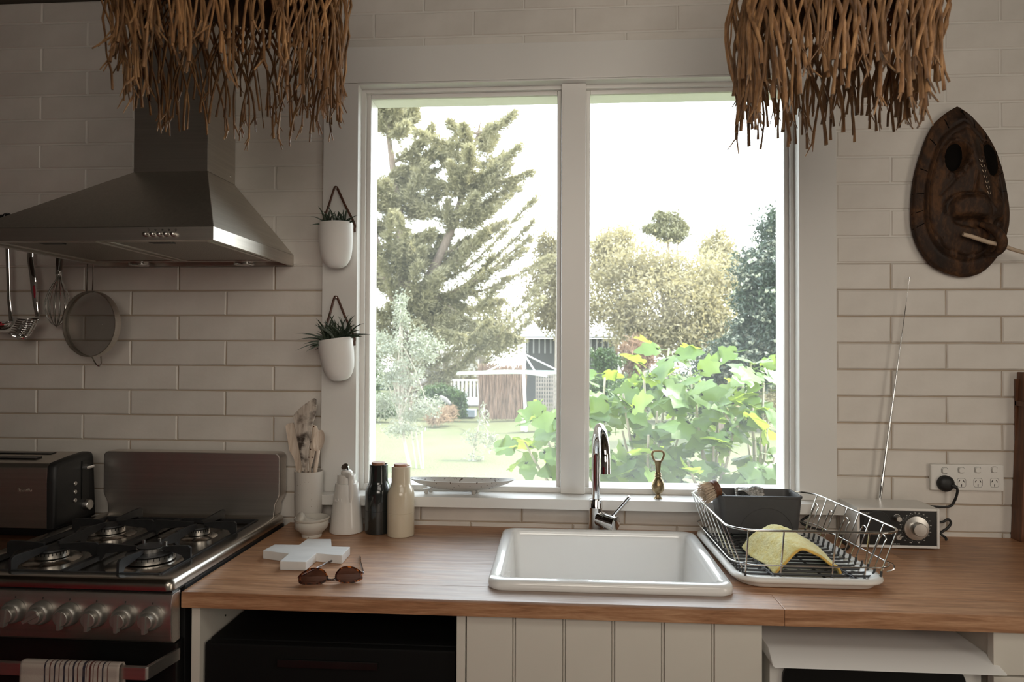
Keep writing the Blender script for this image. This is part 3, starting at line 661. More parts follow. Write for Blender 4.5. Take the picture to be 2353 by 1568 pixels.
for i, q in enumerate((337, 353, 369, 384, 400)):
    p = P(q, 538, y=HY)
    k = MB().lathe([(.0058, 0), (.0058, .004), (.0048, .0065), (.0046, .010), (.003, .0112), (.001, .0112)], 20, (p.x, HY, 1.684), 'y').build('push_button', M['aluminium'], fa, smooth=40)
    ic = MB(); c0 = (p.x + .0045, HY - .0004, 1.6945); s_ = .0028
    if i == 0: ic.tube([(c0[0] + .0017 * math.cos(a), c0[1], c0[2] + s_ * math.sin(a)) for a in [2 * PI * t / 14 for t in range(14)]], .00035, 5, True)
    elif i == 4:
        ic.tube([(c0[0] + .0022 * math.cos(a), c0[1], c0[2] + .0022 * math.sin(a)) for a in [2 * PI * t / 14 for t in range(14)]], .00035, 5, True); ic.box(c0[0] - .0009, c0[0] + .0009, c0[1] - .0003, c0[1] + .0003, c0[2] - .0040, c0[2] - .0026)
    else:
        for t in range(2 + i):
            a = 2 * PI * t / (2 + i) + .5; ic.ball((c0[0] + .0016 * math.cos(a), c0[1], c0[2] + .0016 * math.sin(a)), .0013, .0003, .0009, 8, 5)
    ic.build('button_symbol', M['dark_ink'], k)
ch = MB().box(-1.197, -.981, -.163, -.001, Z2 + .0005, CEIL).build('chimney', M['steel'], hd, bevel=.0015)
p = P(535, 406, y=-.03); MB().lathe([(.0035, 0), (.003, .002), (.001, .0025)], 14, (-.981, -.03, p.z), 'x').build('screw', M['aluminium'], ch)
# ------------------------------------------------------------------ rail and utensils left of the hood
YU = -.052
rl = thing('utensil_rail', (-1.62, -.03, 1.785), 'black wall rail left of the range hood, holding the utensils', 'rail')
q = P(20, 500, y=YU); RZ = q.z
MB().tube([(-2.1, YU, RZ), (-1.425, YU, RZ)], .009, 12).build('rod', M['blackplastic'], rl)
b = MB(); b.lathe([(.0125, 0), (.0125, .012)], 18, (P(17, 500, y=YU).x - .006, YU, RZ), 'x'); b.build('rod_ring', M['black'], rl)
MB().tube([(-1.44, YU, RZ), (-1.44, -.001, RZ)], .006, 8).build('wall_stub', M['black'], rl)
U = lambda x, y, d=0: P(x, y, y=YU + d)
def hook(mb, x, r=.0022):
    mb.tube([(x, YU - .012, RZ - .03), (x, YU - .0125, RZ), (x, YU - .008, RZ + .011), (x, YU, RZ + .0135), (x, YU + .010, RZ + .009)], r, 6)
ld = thing('ladle', U(18, 740), 'steel ladle hanging leftmost under the black rail', 'ladle')
b = MB(); top = U(16, 560); b.tube([(top.x, YU - .012, RZ - .02), top, U(18, 620), U(20, 690), U(24, 726), U(27, 742)], [.006, .006, .0058, .0055, .006, .009], 8, flat=.35, upv=(0, 1, 0)); hook(b, top.x); b.build('handle', M['chrome'], ld)
c0 = U(12, 752, -.028); b = MB(); rr = .042
prof = [(math.sin(a) * rr, -math.cos(a) * rr * .75) for a in [PI / 2 * i / 8 for i in range(9)]]; prof[0] = (.002, prof[0][1])
b.lathe(prof + [(rr * .95, .001)] + [(p[0] * .93, p[1] * .93) for p in prof[::-1][1:]], 24, (c0.x, c0.y, c0.z + .015)); b.build('bowl', M['chrome'], ld, smooth=60)
ps = thing('pasta_server', U(72, 760), 'steel toothed pasta server hanging between ladle and whisk', 'server')
b = MB(); top = U(70, 575); b.tube(smoothpath([(top.x, YU - .012, RZ - .02), U(70, 575), U(70, 600), U(76, 640, -.01), U(80, 690), U(86, 728)], 4), [.008] * 5 + [.010] * 5 + [.010] * 5 + [.008] * 3 + [.0065] * 3, 10, flat=.5, upv=(0, 1, 0)); hook(b, top.x); b.build('handle', M['chrome'], ps)
hc = U(80, 756, -.022)
b = MB()
def sf(u, v):
    a = -1.1 + 2.2 * u; t = v
    return (hc.x + .016 * math.sin(a) + (.006 - .026 * t) * 1, hc.y - .012 * math.cos(a) - .02 * t * t, hc.z + .032 - .062 * t)
b.grid(sf, 8, 8); hdd = b.build('head', M['chrome'], ps, solid=.0016, smooth=70)
for i in range(9):
    t = .1 + .1 * i; z = hc.z + .030 - .062 * t
    for sgn in ((-1, 1) if i < 8 else (0,)):
        b = MB(); x0 = hc.x - .02 * t + .004 + sgn * .012
        b.tube([(x0, hc.y - .008 - .02 * t * t, z), (x0 - .006 + sgn * .004, hc.y - .022 - .02 * t * t, z + .001), (x0 - .014 + sgn * .005, hc.y - .034 - .02 * t * t, z + .004)], [.0042, .0036, .0018], 7); b.build('tooth', M['chrome'], hdd)
wk = thing('whisk', U(136, 640), 'steel balloon whisk hanging beside the round sieve', 'whisk')
b = MB(); top = U(138, 560); b.tube([(top.x, YU, RZ - .02), (top.x, YU, RZ - .055), U(138, 588), U(137, 592), U(135.5, 632), U(135.5, 634)], [.003, .003, .004, .0098, .0098, .006], 14); hook(b, top.x); b.build('handle', M['chrome'], wk, smooth=50)
hp = U(135.5, 632)
for i in range(7):
    a = PI * i / 7 + .1; b = MB(); pts = []
    for k in range(25):
        s_ = k / 24 * 2 - 1; t = 1 - abs(s_)   # 0 at the handle, 1 at the tip
        rad = .0335 * math.sin(PI * min(1, (t * .98) ** 1.25)) ** .8 if t < .995 else 0
        rad = max(rad, .006 * (1 - t)); sg = -1 if s_ < 0 else 1
        pts.append((hp.x + sg * rad * math.cos(a) - .006 * t, hp.y + sg * rad * math.sin(a) * .9, hp.z - .157 * t))
    b.tube(pts, .0011, 6); b.build('wire', M['wire'], wk)
sv_c = U(225, 746)
si = thing('sieve', sv_c, 'large round wire sieve hanging right of the whisk', 'sieve')
RS = .097; ang = math.radians(-11)      # the rim is turned towards the window
Mx = Matrix.Translation((sv_c.x, sv_c.y - .03, sv_c.z)) @ Matrix.Rotation(ang, 4, 'Z')
b = MB(Mx)
b.lathe([(RS - .002, .009), (RS, .009), (RS + .0015, 0), (RS, -.011), (RS - .002, -.011), (RS - .0008, 0), (RS - .002, .009)], 48, (0, 0, 0), 'y', cap=False); b.build('rim', M['steel'], si, smooth=50)
b = MB(Mx); nn = 12
b.lathe([(.001, -.040)] + [((RS - .003) * math.sin(PI / 2 * i / nn), -.040 * math.cos(PI / 2 * i / nn)) for i in range(1, nn + 1)], 48, (0, .0, 0), 'y', cap=False); b.build('gauze', M['gauze'], si, smooth=80)
for pxh in (201, 214):
    b = MB(); e = U(pxh - 1.5, 672, -.03); t0 = U(pxh, 590); b.tube([e, U(pxh, 640, -.015), t0, (t0.x, YU - .011, RZ - .01), (t0.x, YU - .011, RZ + .006), (t0.x, YU, RZ + .0115), (t0.x, YU + .011, RZ + .004)], .0019, 7); b.build('handle_wire', M['wire'], si)
b = MB(); b.tube(smoothpath([U(211, 819, -.03), U(220, 836, -.05), U(228, 842, -.052), U(233, 836, -.045), U(232, 820, -.03)], 4), .0019, 7); b.build('rest_loop', M['wire'], si)

# ------------------------------------------------------------------ tap and sink
tx, ty = .108, -.0585
tp_ = thing('tap', (tx, ty, T), 'chrome gooseneck mixer tap standing behind the white sink', 'tap')
b = MB().lathe([(.0225, 0), (.0225, .004), (.0198, .006), (.0198, .075), (.0206, .076), (.0206, .0765), (.0198, .0775), (.0198, .097), (.0188, .099), (.012, .0995)], 32, (tx, ty, T)); body = b.build('body', M['chrome'], tp_, smooth=40)
dx, dy = .075, -.9972; Rr = .092; pts = [(tx, ty, T + .098), (tx, ty, T + .16), (tx, ty, 1.120)]
for i in range(1, 19):
    a = PI - PI * i / 18; d_ = Rr + Rr * math.cos(a); pts.append((tx + dx * d_, ty + dy * d_, 1.120 + Rr * math.sin(a)))
pts.append((tx + dx * 2 * Rr, ty + dy * 2 * Rr, 1.113))
b = MB().tube(pts, [.0118] * 14 + [.0124] * 2 + [.013] * 2 + [.0135] * (len(pts) - 18), 20); b.build('spout', M['chrome'], tp_, smooth=60)
b = MB().lathe([(.0138, 0), (.0138, .012)], 20, (tx + dx * 2 * Rr, ty + dy * 2 * Rr, 1.104)); b.build('aerator', M['chrome'], tp_, smooth=40)
e0 = Vector((tx, ty, T + .047)); dv_ = Vector((.80, -.58, -.12)).normalized()
b = MB().tube([e0 + dv_ * s_ for s_ in (.010, .030, .0305, .033, .0335, .066, .0675)], [.0215, .0215, .0205, .0205, .0215, .0215, .0195], 28); vb = b.build('valve', M['chrome'], tp_, smooth=40)
l0 = e0 + dv_ * .053 + Vector((0, 0, .016)); l1 = P(1447, 1142, y=l0.y - .012)
MB().tube([l0, l1], .0052, 12).build('lever', M['chrome'], vb, smooth=50)
sn = MB(); A, B, Cc, Dd = -.152, .376, -.534, -.088
rg = lambda i, z, r: [(x, y, z) for x, y in rrect(A + i, B - i, Cc + i, Dd - i * .8, max(.008, r), 7)]
loft(sn, [rg(.004, T + .0002, .032), rg(0, T + .003, .034), rg(0, T + .0135, .034), rg(.002, T + .019, .033), rg(.007, T + .0225, .03), rg(.014, T + .0235, .028), rg(.024, T + .0225, .024), rg(.029, T + .019, .022), rg(.032, T + .008, .021), rg(.036, T - .03, .022), rg(.044, T - .165, .024), rg(.052, T - .178, .026), rg(.070, T - .184, .03)], cap0=False)
# the outside of the bowl, hanging below the worktop
loft(sn, [rg(.004, T + .0002, .032), rg(.0275, T + .0001, .03), rg(.028, T - .03, .03), rg(.036, T - .19, .03)], cap0=False)
o = sn.build('sink', M['ceramic'], smooth=60); tag(o, 'white fireclay sink with rounded rim set into the worktop', 'sink')

# ------------------------------------------------------------------ dish rack, tray and what is in them
tr = thing('drip_tray', (.55, -.27, T), 'white plastic drip tray under the wire dish rack', 'tray')
b = MB(); tg = lambda i, z, r=.055: [(x + (y + .27) * -.03, y, z) for x, y in rrect(.383 + i, .712 - i, -.484 + i, -.062 - i, max(.02, r - i * .5), 7)]
loft(b, [tg(.022, T + .0003), tg(.016, T + .003), tg(.013, T + .013), tg(.002, T + .0145), tg(0, T + .018), tg(.001, T + .023), tg(.006, T + .0265), tg(.012, T + .0265), tg(.020, T + .020), tg(.026, T + .0135), tg(.03, T + .0125)])
b.build('tray', M['whiteplastic'], tr, smooth=60)
b = MB()
for j in range(11):
    for i in range(9):
        b.lathe([(.0042, 0), (.0042, .0006)], 12, (.438 + .030 * i + (j % 2) * .015, -.445 + .034 * j, T + .0126))
stuff(b.build('drain_dimple', M['charcoal'], tr))
rk = thing('dish_rack', (.56, -.26, T + .02), 'chrome wire dish rack with black-coated base beside the sink', 'dish rack')
RZ_ = 1.030
RF, RB, xl, xr = -.487, -.060, .370, .735
def sk_(x, y): a = .368 + (RB - y) * .016; c = .700 + (RB - y) * .110; return a + (c - a) * (x - xl) / (xr - xl)
rim = [(sk_(x, y), y, RZ_) for x, y in rrect(xl, xr, RF, RB, .055, 8)]
MB().tube(rim, .0025, 9, True).build('top_rim', M['wire'], rk, smooth=60)
zm = .952; fr = .5
mr = [(sk_(x, y), y, zm) for x, y in rrect(xl + .011, xr - .011, RF + .010, RB - .010, .052, 8)]
MB().tube(mr[:], .0017, 7, True).build('middle_rim', M['wire'], rk, smooth=60)
zb = T + .0175; bl, br, bf, bb_ = xl + .036, xr - .036, RF + .032, RB - .030
def upright(x_out, y_out, x_in, y_in, full=True, top=RZ_):
    """chrome wire from the rim down, and its coated foot turning onto the base"""
    o_ = Vector((sk_(x_out, y_out), y_out, top)); i_ = Vector((sk_(x_in, y_in), y_in, zb)); k = Vector((o_.x * .28 + i_.x * .72, o_.y * .28 + i_.y * .72, zb + .020))
    return o_, k, i_
NW = 15
for i in range(NW):
    y = bf + .004 + (bb_ - bf - .008) * i / (NW - 1)
    o1, k1, i1 = upright(xl, y, bl + .012, y); o2, k2, i2 = upright(xr, y, br - .012, y)
    i1.x -= .004; i2.x += .004
    b = MB().tube(smoothpath([k1, Vector((k1.x + .003, y, zb + .007)), Vector((i1.x + .006, y, zb)), Vector((sk_(.55, y), y, zb)), Vector((i2.x - .006, y, zb)), Vector((k2.x - .003, y, zb + .007)), k2], 3), .0026, 7)
    b.build('coated_wire', M['rubber'], rk, smooth=60)
    if i % 2 == 0:
        MB().tube([k1, o1], .0015, 6).build('wire', M['wire'], rk); MB().tube([k2, o2], .0015, 6).build('wire', M['wire'], rk)
    if i % 3 == 1 and i < NW - 1:
        y2 = y + (bb_ - bf - .008) / (NW - 1); tpz = .99
        f = (tpz - zb) / (RZ_ - zb); a_ = k2.lerp(o2, .72); ka = Vector((k2.x, y2, k2.z)); c_ = Vector((a_.x, y2, a_.z))
        hp_ = [k2, k2.lerp(a_, .8)] + [Vector((a_.x, (y + y2) / 2 - (y2 - y) / 2 * math.cos(t), a_.z - .004 + .008 * math.sin(t))) for t in (0, PI / 4, PI / 2, 3 * PI / 4, PI)] + [ka.lerp(c_, .8), ka]
        MB().tube(smoothpath(hp_, 2), .0015, 6).build('plate_loop', M['wire'], rk, smooth=60)
for xx, bk in ((P(1720, 1290, y=RF).x, 1), (P(1802, 1290, y=RF).x, 1), (P(1922, 1290, y=RF).x, 1), (P(1998, 1290, y=RF).x, 1)):
    o1 = Vector((xx, RF, RZ_)); k1 = Vector((xx - .001, RF + .020, zb + .016)); k2 = Vector((sk_(xx, bb_), RB - .02, zb + .016)); o2 = Vector((sk_(xx, RB), RB, RZ_))
    MB().tube([k1, o1], .0018, 6).build('wire', M['wire'], rk); MB().tube([k2, o2], .0018, 6).build('wire', M['wire'], rk)
    MB().tube([k1, Vector((k1.x, RF + .024, zb - .003)), Vector((k1.x, RF + .034, zb - .0045)), Vector((k2.x, bb_, zb - .0045)), Vector((k2.x, RB - .022, zb)), k2], .0026, 7).build('coated_wire', M['rubber'], rk, smooth=60)
for xx in (.47, .64):      # the two twisted runners
    b = MB()
    for ph in (0, PI):
        b.tube([(sk_(xx, y) + .0022 * math.cos(ph + i * .9), y, zb + .004 + .0022 * math.sin(ph + i * .9)) for i, y in [(i, bf + (bb_ - bf) * i / 44) for i in range(45)]], .0016, 6)
    b.build('twisted_runner', M['rubber'], rk)
# two bent dividers that the cloth lies on
for k, yy in enumerate((-.235, -.25)):
    MB().tube(smoothpath([(.505, yy, zb), (.512, yy, zb + .035), (.545, yy, zb + .062), (.575, yy, zb + .05), (.59, yy, zb)], 5), .0017, 6).build('divider', M['wire'], rk, smooth=60)
e = P(2020, 1283, y=RF + .06); MB().tube(smoothpath([(xr - .014, RF + .05, zm + .004), (xr + .002, RF + .048, zm - .002), (xr + .004, RF + .045, zm - .012), (xr - .012, RF + .044, zm - .018)], 4), .0018, 6).build('hook', M['wire'], rk)

cd = thing('utensil_caddy', (.52, -.14, .93), 'dark grey plastic caddy standing at the back of the dish rack', 'caddy')
yf_, yb_ = -.190, -.085
p1, p2, p3, p4 = P(1649, 1140, y=yf_), P(1847, 1137, y=yf_), P(1664, 1229, y=yf_ + .008), P(1838, 1229, y=yf_ + .008)
zt = P(1750, 1141, y=yf_).z; zbm = P(1750, 1230, y=yf_).z
cg = lambda t, i=0: [(x, y, zbm + (zt - zbm) * t) for x, y in rrect(p3.x + (p1.x - p3.x) * t + i, p4.x + (p2.x - p4.x) * t - i, yf_ + .008 * (1 - t) + i, yb_ - .008 * (1 - t) - i, .018, 5)]
b = MB(); loft(b, [cg(0, .004), cg(.03), cg(.93), cg(.935, -.0015), cg(.99, -.0018), cg(1.0, 0), cg(1.0, .003), cg(.95, .004), cg(.05, .004)])
b.build('tub', M['charcoal'], cd, smooth=50)
cxm = (p3.x + p4.x) / 2 + .012
MB().tube([(cxm + .068 * math.cos(a), yf_ + .0075 - .008 * .07 * math.sin(a) * 8, zbm + .002 + .066 * math.sin(a)) for a in [PI * i / 24 for i in range(25)]], .0013, 6).build('moulded_arch', M['charcoal'], cd)
br_ = thing('dish_brush', P(1645, 1130, y=-.17), 'round dish brush with pale bristles poking out of the grey caddy', 'brush')
hcn = P(1645, 1122, y=-.17); ax = (P(1604, 1140, y=-.185) - hcn).normalized()
q_ = ax.to_track_quat('Z', 'Y').to_matrix().to_4x4(); Mb = Matrix.Translation(hcn) @ q_
b = MB(Mb).lathe([(.012, -.006), (.0225, -.004), (.0235, 0), (.0225, .004), (.0225, .007), (.0235, .009), (.022, .012), (.015, .0125)], 28); b.build('head', M['spoonwood'] if False else M['board'], br_, smooth=40)
b = MB(Mb)
for i in range(340):
    a = R.uniform(0, 2 * PI); rr = .0215 * math.sqrt(R.random()); l = .030 + R.uniform(-.003, .003); sp_ = 1.32
    x, y = rr * math.cos(a), rr * math.sin(a)
    b.tube([(x, y, .010), (x * sp_ + R.uniform(-.001, .001), y * sp_ + R.uniform(-.001, .001), .011 + l)], .0006, 3)
stuff(b.build('bristles', M['bristle'], br_, recalc=False, smooth=0))
MB().tube([hcn, P(1668, 1142, y=-.155), P(1710, 1200, y=-.12)], [.004, .0045, .0045], 10).build('handle', M['wire'], br_)
sc_ = thing('scourer', P(1725, 1137, y=-.165), 'crumpled steel scourer showing above the caddy edge', 'scourer')
rr = random.Random(4); b = MB(); c0 = P(1722, 1141, y=-.140)
ph = [(rr.uniform(0, 6), rr.uniform(4, 9), rr.uniform(4, 9)) for _ in range(5)]
def cf(u, v):
    x = (u - .5) * .066; y = (v - .5) * .044
    h = sum(.0032 * math.sin(p + a * u + c * v) for p, a, c in ph)
    return (c0.x + x, c0.y + y, c0.z + .009 + h * .8 + .014 * u * (1 - abs(2 * v - 1)))
b.grid(cf, 22, 16); b.build('mesh_pad', M['scrub'], sc_, recalc=False, solid=.003, smooth=80)
yc = thing('dish_cloth', P(1820, 1300, y=-.36), 'yellow towelling cloth humped over the dividers of the dish rack', 'cloth')
fe = [(1780, 1321), (1797, 1303), (1822, 1277), (1848, 1267), (1878, 1278), (1904, 1299), (1922, 1303), (1931, 1320)]
be = [(1706, 1259), (1728, 1236), (1752, 1219), (1776, 1213), (1806, 1220), (1838, 1238), (1870, 1262), (1900, 1287)]
fp = smoothpath([P(x, y, y=-.412) for x, y in fe], 5); bp = smoothpath([P(x, y, y=-.285) for x, y in be], 5)
b = MB(); nn = len(fp) - 1
def yf2(u, v):
    i = u * nn; k = min(int(i), nn - 1); f = i - k
    p = fp[k].lerp(fp[k + 1], f).lerp(bp[k].lerp(bp[k + 1], f), v)
    return p + Vector((0, 0, .0035 * math.sin(v * 7 + u * 3) + .0018 * math.sin(u * 21 + v * 5) + .012 * math.sin(PI * v) * math.sin(PI * u)))
b.grid(yf2, 56, 30); o = b.build('cloth', M['towelling'], yc, recalc=False, smooth=80, solid=.006)
tx_ = bpy.data.textures.new('pile', 'CLOUDS'); tx_.noise_scale = .006; dm = o.modifiers.new('pile', 'DISPLACE'); dm.texture = tx_; dm.strength = .004; dm.texture_coords = 'GLOBAL'
MB().tube([Vector(yf2(u / 30, 0)) + Vector((0, -.001, 0)) for u in range(31)], .0030, 8).build('hem', M['towelhem'], yc, smooth=60)

# ------------------------------------------------------------------ radio, power socket
ra = thing('radio', (.893, -.085, T), 'white table radio with black face and silver dial', 'radio')
rx0, rx1, ryf, ryb, rzt = .7885, .9975, -.142, -.030, T + .1075
b = MB(); b.box(rx0, rx1, ryf + .004, ryb, T + .004, rzt); ring(b, rx0, rx1, T + .004, rzt, .0065, ryf, ryf + .0039)
b.build('cabinet', M['whiteplastic'], ra, bevel=.0012)
for x, y in ((rx0 + .02, ryf + .02), (rx1 - .02, ryf + .02), (rx0 + .02, ryb - .02), (rx1 - .02, ryb - .02)): MB().lathe([(.006, 0), (.007, .0045)], 14, (x, y, T)).build('foot', M['rubber'], ra)
FY = ryf + .0032
fc = MB().box(rx0 + .0066, rx1 - .0066, FY, FY + .0006, T + .0106, rzt - .0066).build('face', M['black'], ra)
fpx = lambda cx, cy: P(1900 + cx / 7.353, 1120 + cy / 7.353, y=FY)
q = fpx(850, 625); MB().lathe([(.0352, 0), (.0352, .0008), (.0335, .0012), (.033, .0004), (.001, .0004)], 40, (q.x, FY, q.z), 'y').build('speaker', M['blackplastic'], ra, smooth=40)
q = fpx(1500, 688); dl = MB().lathe([(.0328, 0), (.0328, .003), (.031, .0065), (.019, .0085)], 44, (q.x, FY, q.z), 'y').build('tuning_dial', M['aluminium'], ra, smooth=40)
MB().lathe([(.0175, .008), (.0172, .024), (.016, .0255), (.001, .0258)], 36, (q.x, FY, q.z), 'y').build('dial_knob', M['aluminium'], dl, smooth=40)
for cx, cy in ((1185, 525), (1180, 830)):
    q = fpx(cx, cy); k = MB().lathe([(.0078, 0), (.0074, .012), (.0062, .0135), (.001, .0135)], 24, (q.x, FY, q.z), 'y').build('small_knob', M['aluminium'], ra, smooth=40)
    if cy > 600: MB(Matrix.Translation((q.x, FY - .0136, q.z)) @ Matrix.Rotation(.8, 4, 'Y')).box(-.0004, .0004, -.0003, .0003, 0, .006).build('pointer_line', M['dark_ink'], k)
    else: MB().tube([(q.x + .0098 * math.cos(a), FY - .0002, q.z + .0098 * math.sin(a)) for a in [.6 + 2 * i / 12 for i in range(13)]], .0005, 5).build('volume_arc', M['white_ink'], ra)
b = MB(); q0 = fpx(1500, 688)
for i in range(56):
    a = 2 * PI * i / 56; l = .0006
    b.M = Matrix.Translation((q0.x, FY - .0002, q0.z)) @ Matrix.Rotation(a, 4, 'Y'); b.box(.0352, .0352 + (.0014 if i % 2 == 0 else .0008), -.0001, .0001, -.0002, .0002)
stuff(b.build('scale_ticks', M['white_ink'], ra))
for s_, cx, cy in (('88', 1240, 633), ('90', 1265, 573), ('92', 1297, 521), ('94', 1350, 478), ('96', 1415, 447), ('98', 1490, 437), ('100', 1557, 440), ('102', 1632, 466), ('104', 1690, 509), ('106', 1735, 573), ('108', 1752, 652),
                   ('550', 1748, 763), ('600', 1718, 825), ('700', 1643, 900), ('800', 1558, 940), ('1000', 1415, 938), ('1200', 1320, 897), ('1400', 1272, 840), ('1700', 1230, 725)):
    text('scale_number', s_, .0031, fpx(cx, cy) - Vector((0, .0003, 0)), M['white_ink'], ra)
for s_, cx, cy, sz in (('MODEL ONE', 1163, 960, .0036), ('FM AM', 1165, 747, .0022), ('OFF', 1092, 795, .0020), ('AUX', 1245, 793, .0020)):
    text('face_lettering', s_, sz, fpx(cx, cy) - Vector((0, .0003, 0)), M['white_ink'], ra)
text('brand_lettering', 'Tivoli Audio', .0042, fpx(728, 437) - Vector((0, .0003, 0)), M['white_ink'], ra, align='RIGHT')
a0, a1 = P(2021, 1150, y=-.026), P(2090, 639, y=-.026); b = MB(); pts = []; rad = []
for i in range(8):
    r_ = .0046 - .00056 * i
    for e_ in (0, .985): t = (i + e_) / 8; pts.append(a0.lerp(a1, t)); rad.append(r_)
b.tube(pts, rad, 12); an = b.build('antenna', M['chrome'], ra, smooth=30)
MB().lathe([(.0012, -.004), (.0026, -.003), (.0026, .003), (.001, .0035)], 12, a1).build('antenna_tip', M['chrome'], an, smooth=40)
W_ = lambda x, y, d: P(x, y, y=d)
MB().tube(smoothpath([W_(2197, 1118, -.032), W_(2200, 1130, -.03), W_(2193, 1152, -.022), W_(2178, 1165, -.02), (1.015, -.02, T + .088), (.985, -.0235, T + .078)], 6), .0034, 8).build('power_cord', M['blackplastic'], ra, smooth=60)
MB().tube(smoothpath([(.985, -.0235, T + .052), W_(2158, 1201, -.018), W_(2178, 1194, -.018), W_(2185, 1203, -.018), W_(2176, 1215, -.018), W_(2162, 1226, -.02), W_(2174, 1238, -.03), W_(2170, 1250, -.055), W_(2150, 1258, -.07), (.94, -.06, T + .0036)], 6), .0034, 8).build('power_cord', M['blackplastic'], ra, smooth=60)
MB().tube(smoothpath([(.86, -.02, T + .05), W_(1882, 1168, -.02), W_(1862, 1184, -.02), W_(1845, 1205, -.022), (.80, -.05, T + .0036), P(1935, 1243, z=T + .0036), P(1950, 1257, z=T + .0036), P(1930, 1264, z=T + .0036), P(1900, 1258, z=T + .0036)], 6), .0034, 8).build('power_cord', M['blackplastic'], ra, smooth=60)
pg = P(2174, 1112, y=-.02); plg = MB().lathe([(.0225, 0), (.0225, .008), (.019, .014), (.010, .018), (.001, .0185)], 26, (pg.x, -.0135, pg.z), 'y'); plg.tube([(pg.x + .012, -.022, pg.z - .006), W_(2190, 1117, -.030), W_(2198, 1121, -.032)], [.008, .007, .0046], 10)
plg.build('plug', M['blackplastic'], ra, smooth=50)
gp = thing('power_outlet', (1.143, -.006, 1.066), 'white four-gang power outlet on the brick wall above the radio', 'outlet')
g0, g1 = P(2139, 1128, y=-.012), P(2307, 1067, y=-.012)
pl_ = MB().box(g0.x, g1.x, -.013, -.0008, 1.0315, 1.1045).build('plate', M['whiteplastic'], gp, bevel=.004)
for i, (sx_, sy_) in enumerate(((2171, 1082), (2209, 1081), (2247, 1080.5), (2285, 1080))):
    q = P(sx_, sy_, y=-.014)
    MB().tube([(x, -.0131, z) for x, z in rrect(q.x - .0085, q.x + .0085, q.z - .0085, q.z + .0085, .005, 4)], .0004, 5, True).build('switch_surround', M['charcoal'], pl_)
    b = MB().prism(rrect(q.x - .0072, q.x + .0072, q.z - .0068, q.z + .0068, .0045, 5), -.0175, -.0128, 'y'); b.build('switch', M['whiteplastic'], pl_, bevel=.0012)
    if i:
        q = P(sx_ + .7, 1110, y=-.0135)
        so_ = MB().tube([(q.x + x, -.0131, q.z + z) for x, z in rrect(-.0115, .0115, -.0125, .0125, .006, 4)], .0004, 5, True).build('socket', M['charcoal'], pl_)
        for (ox, oz, an_) in ((-.0062, .004, -.52), (.0062, .004, .52), (0, -.0075, 0)):
            MB(Matrix.Translation((q.x + ox, 0, q.z + oz)) @ Matrix.Rotation(-an_, 4, 'Y')).box(-.0010, .0010, -.0133, -.0129, -.0034, .0034).build('pin_slot', M['dark_ink'], so_)

# ------------------------------------------------------------------ carved mask
MS = 3.826
mk = thing('carved_mask', P(2200, 460, y=-.002), 'carved dark wooden mask with a pale bone through its nose', 'mask')
ol = [(505, 35), (590, 90), (715, 215), (815, 370), (885, 550), (925, 720), (952, 890), (958, 1000), (945, 1120), (880, 1310), (740, 1470), (590, 1525), (470, 1510), (350, 1465), (250, 1390), (160, 1250), (115, 1110), (105, 1000), (108, 860), (125, 680), (180, 460), (270, 230), (390, 105)]
no = len(ol); olr = []
for i in range(no):
    p0, p1, p2, p3 = [Vector(ol[(i + k) % no]) for k in (-1, 0, 1, 2)]
    if i in (0,): p0 = p1
    if i == no - 1: p3 = p2
    for k in range(6):
        t = k / 6; olr.append(.5 * ((2 * p1) + (p2 - p0) * t + (2 * p0 - 5 * p1 + 4 * p2 - p3) * t * t + (3 * p1 - p0 - 3 * p2 + p3) * t ** 3))
def ell(x, y, cx, cy, rx, ry, an=0):
    c, s_ = math.cos(an), math.sin(an); dx, dy = x - cx, y - cy
    return math.hypot((dx * c + dy * s_) / rx, (-dx * s_ + dy * c) / ry)
sm = lambda a, b, v: max(0., min(1., (v - a) / (b - a))) ** 2 * (3 - 2 * max(0., min(1., (v - a) / (b - a))))
def seg_d(x, y, a, c):
    ax_, ay = a; bx, by = c; L = (bx - ax_) ** 2 + (by - ay) ** 2; t = max(0, min(1, ((x - ax_) * (bx - ax_) + (y - ay) * (by - ay)) / L))
    return math.hypot(x - ax_ - t * (bx - ax_), y - ay - t * (by - ay))
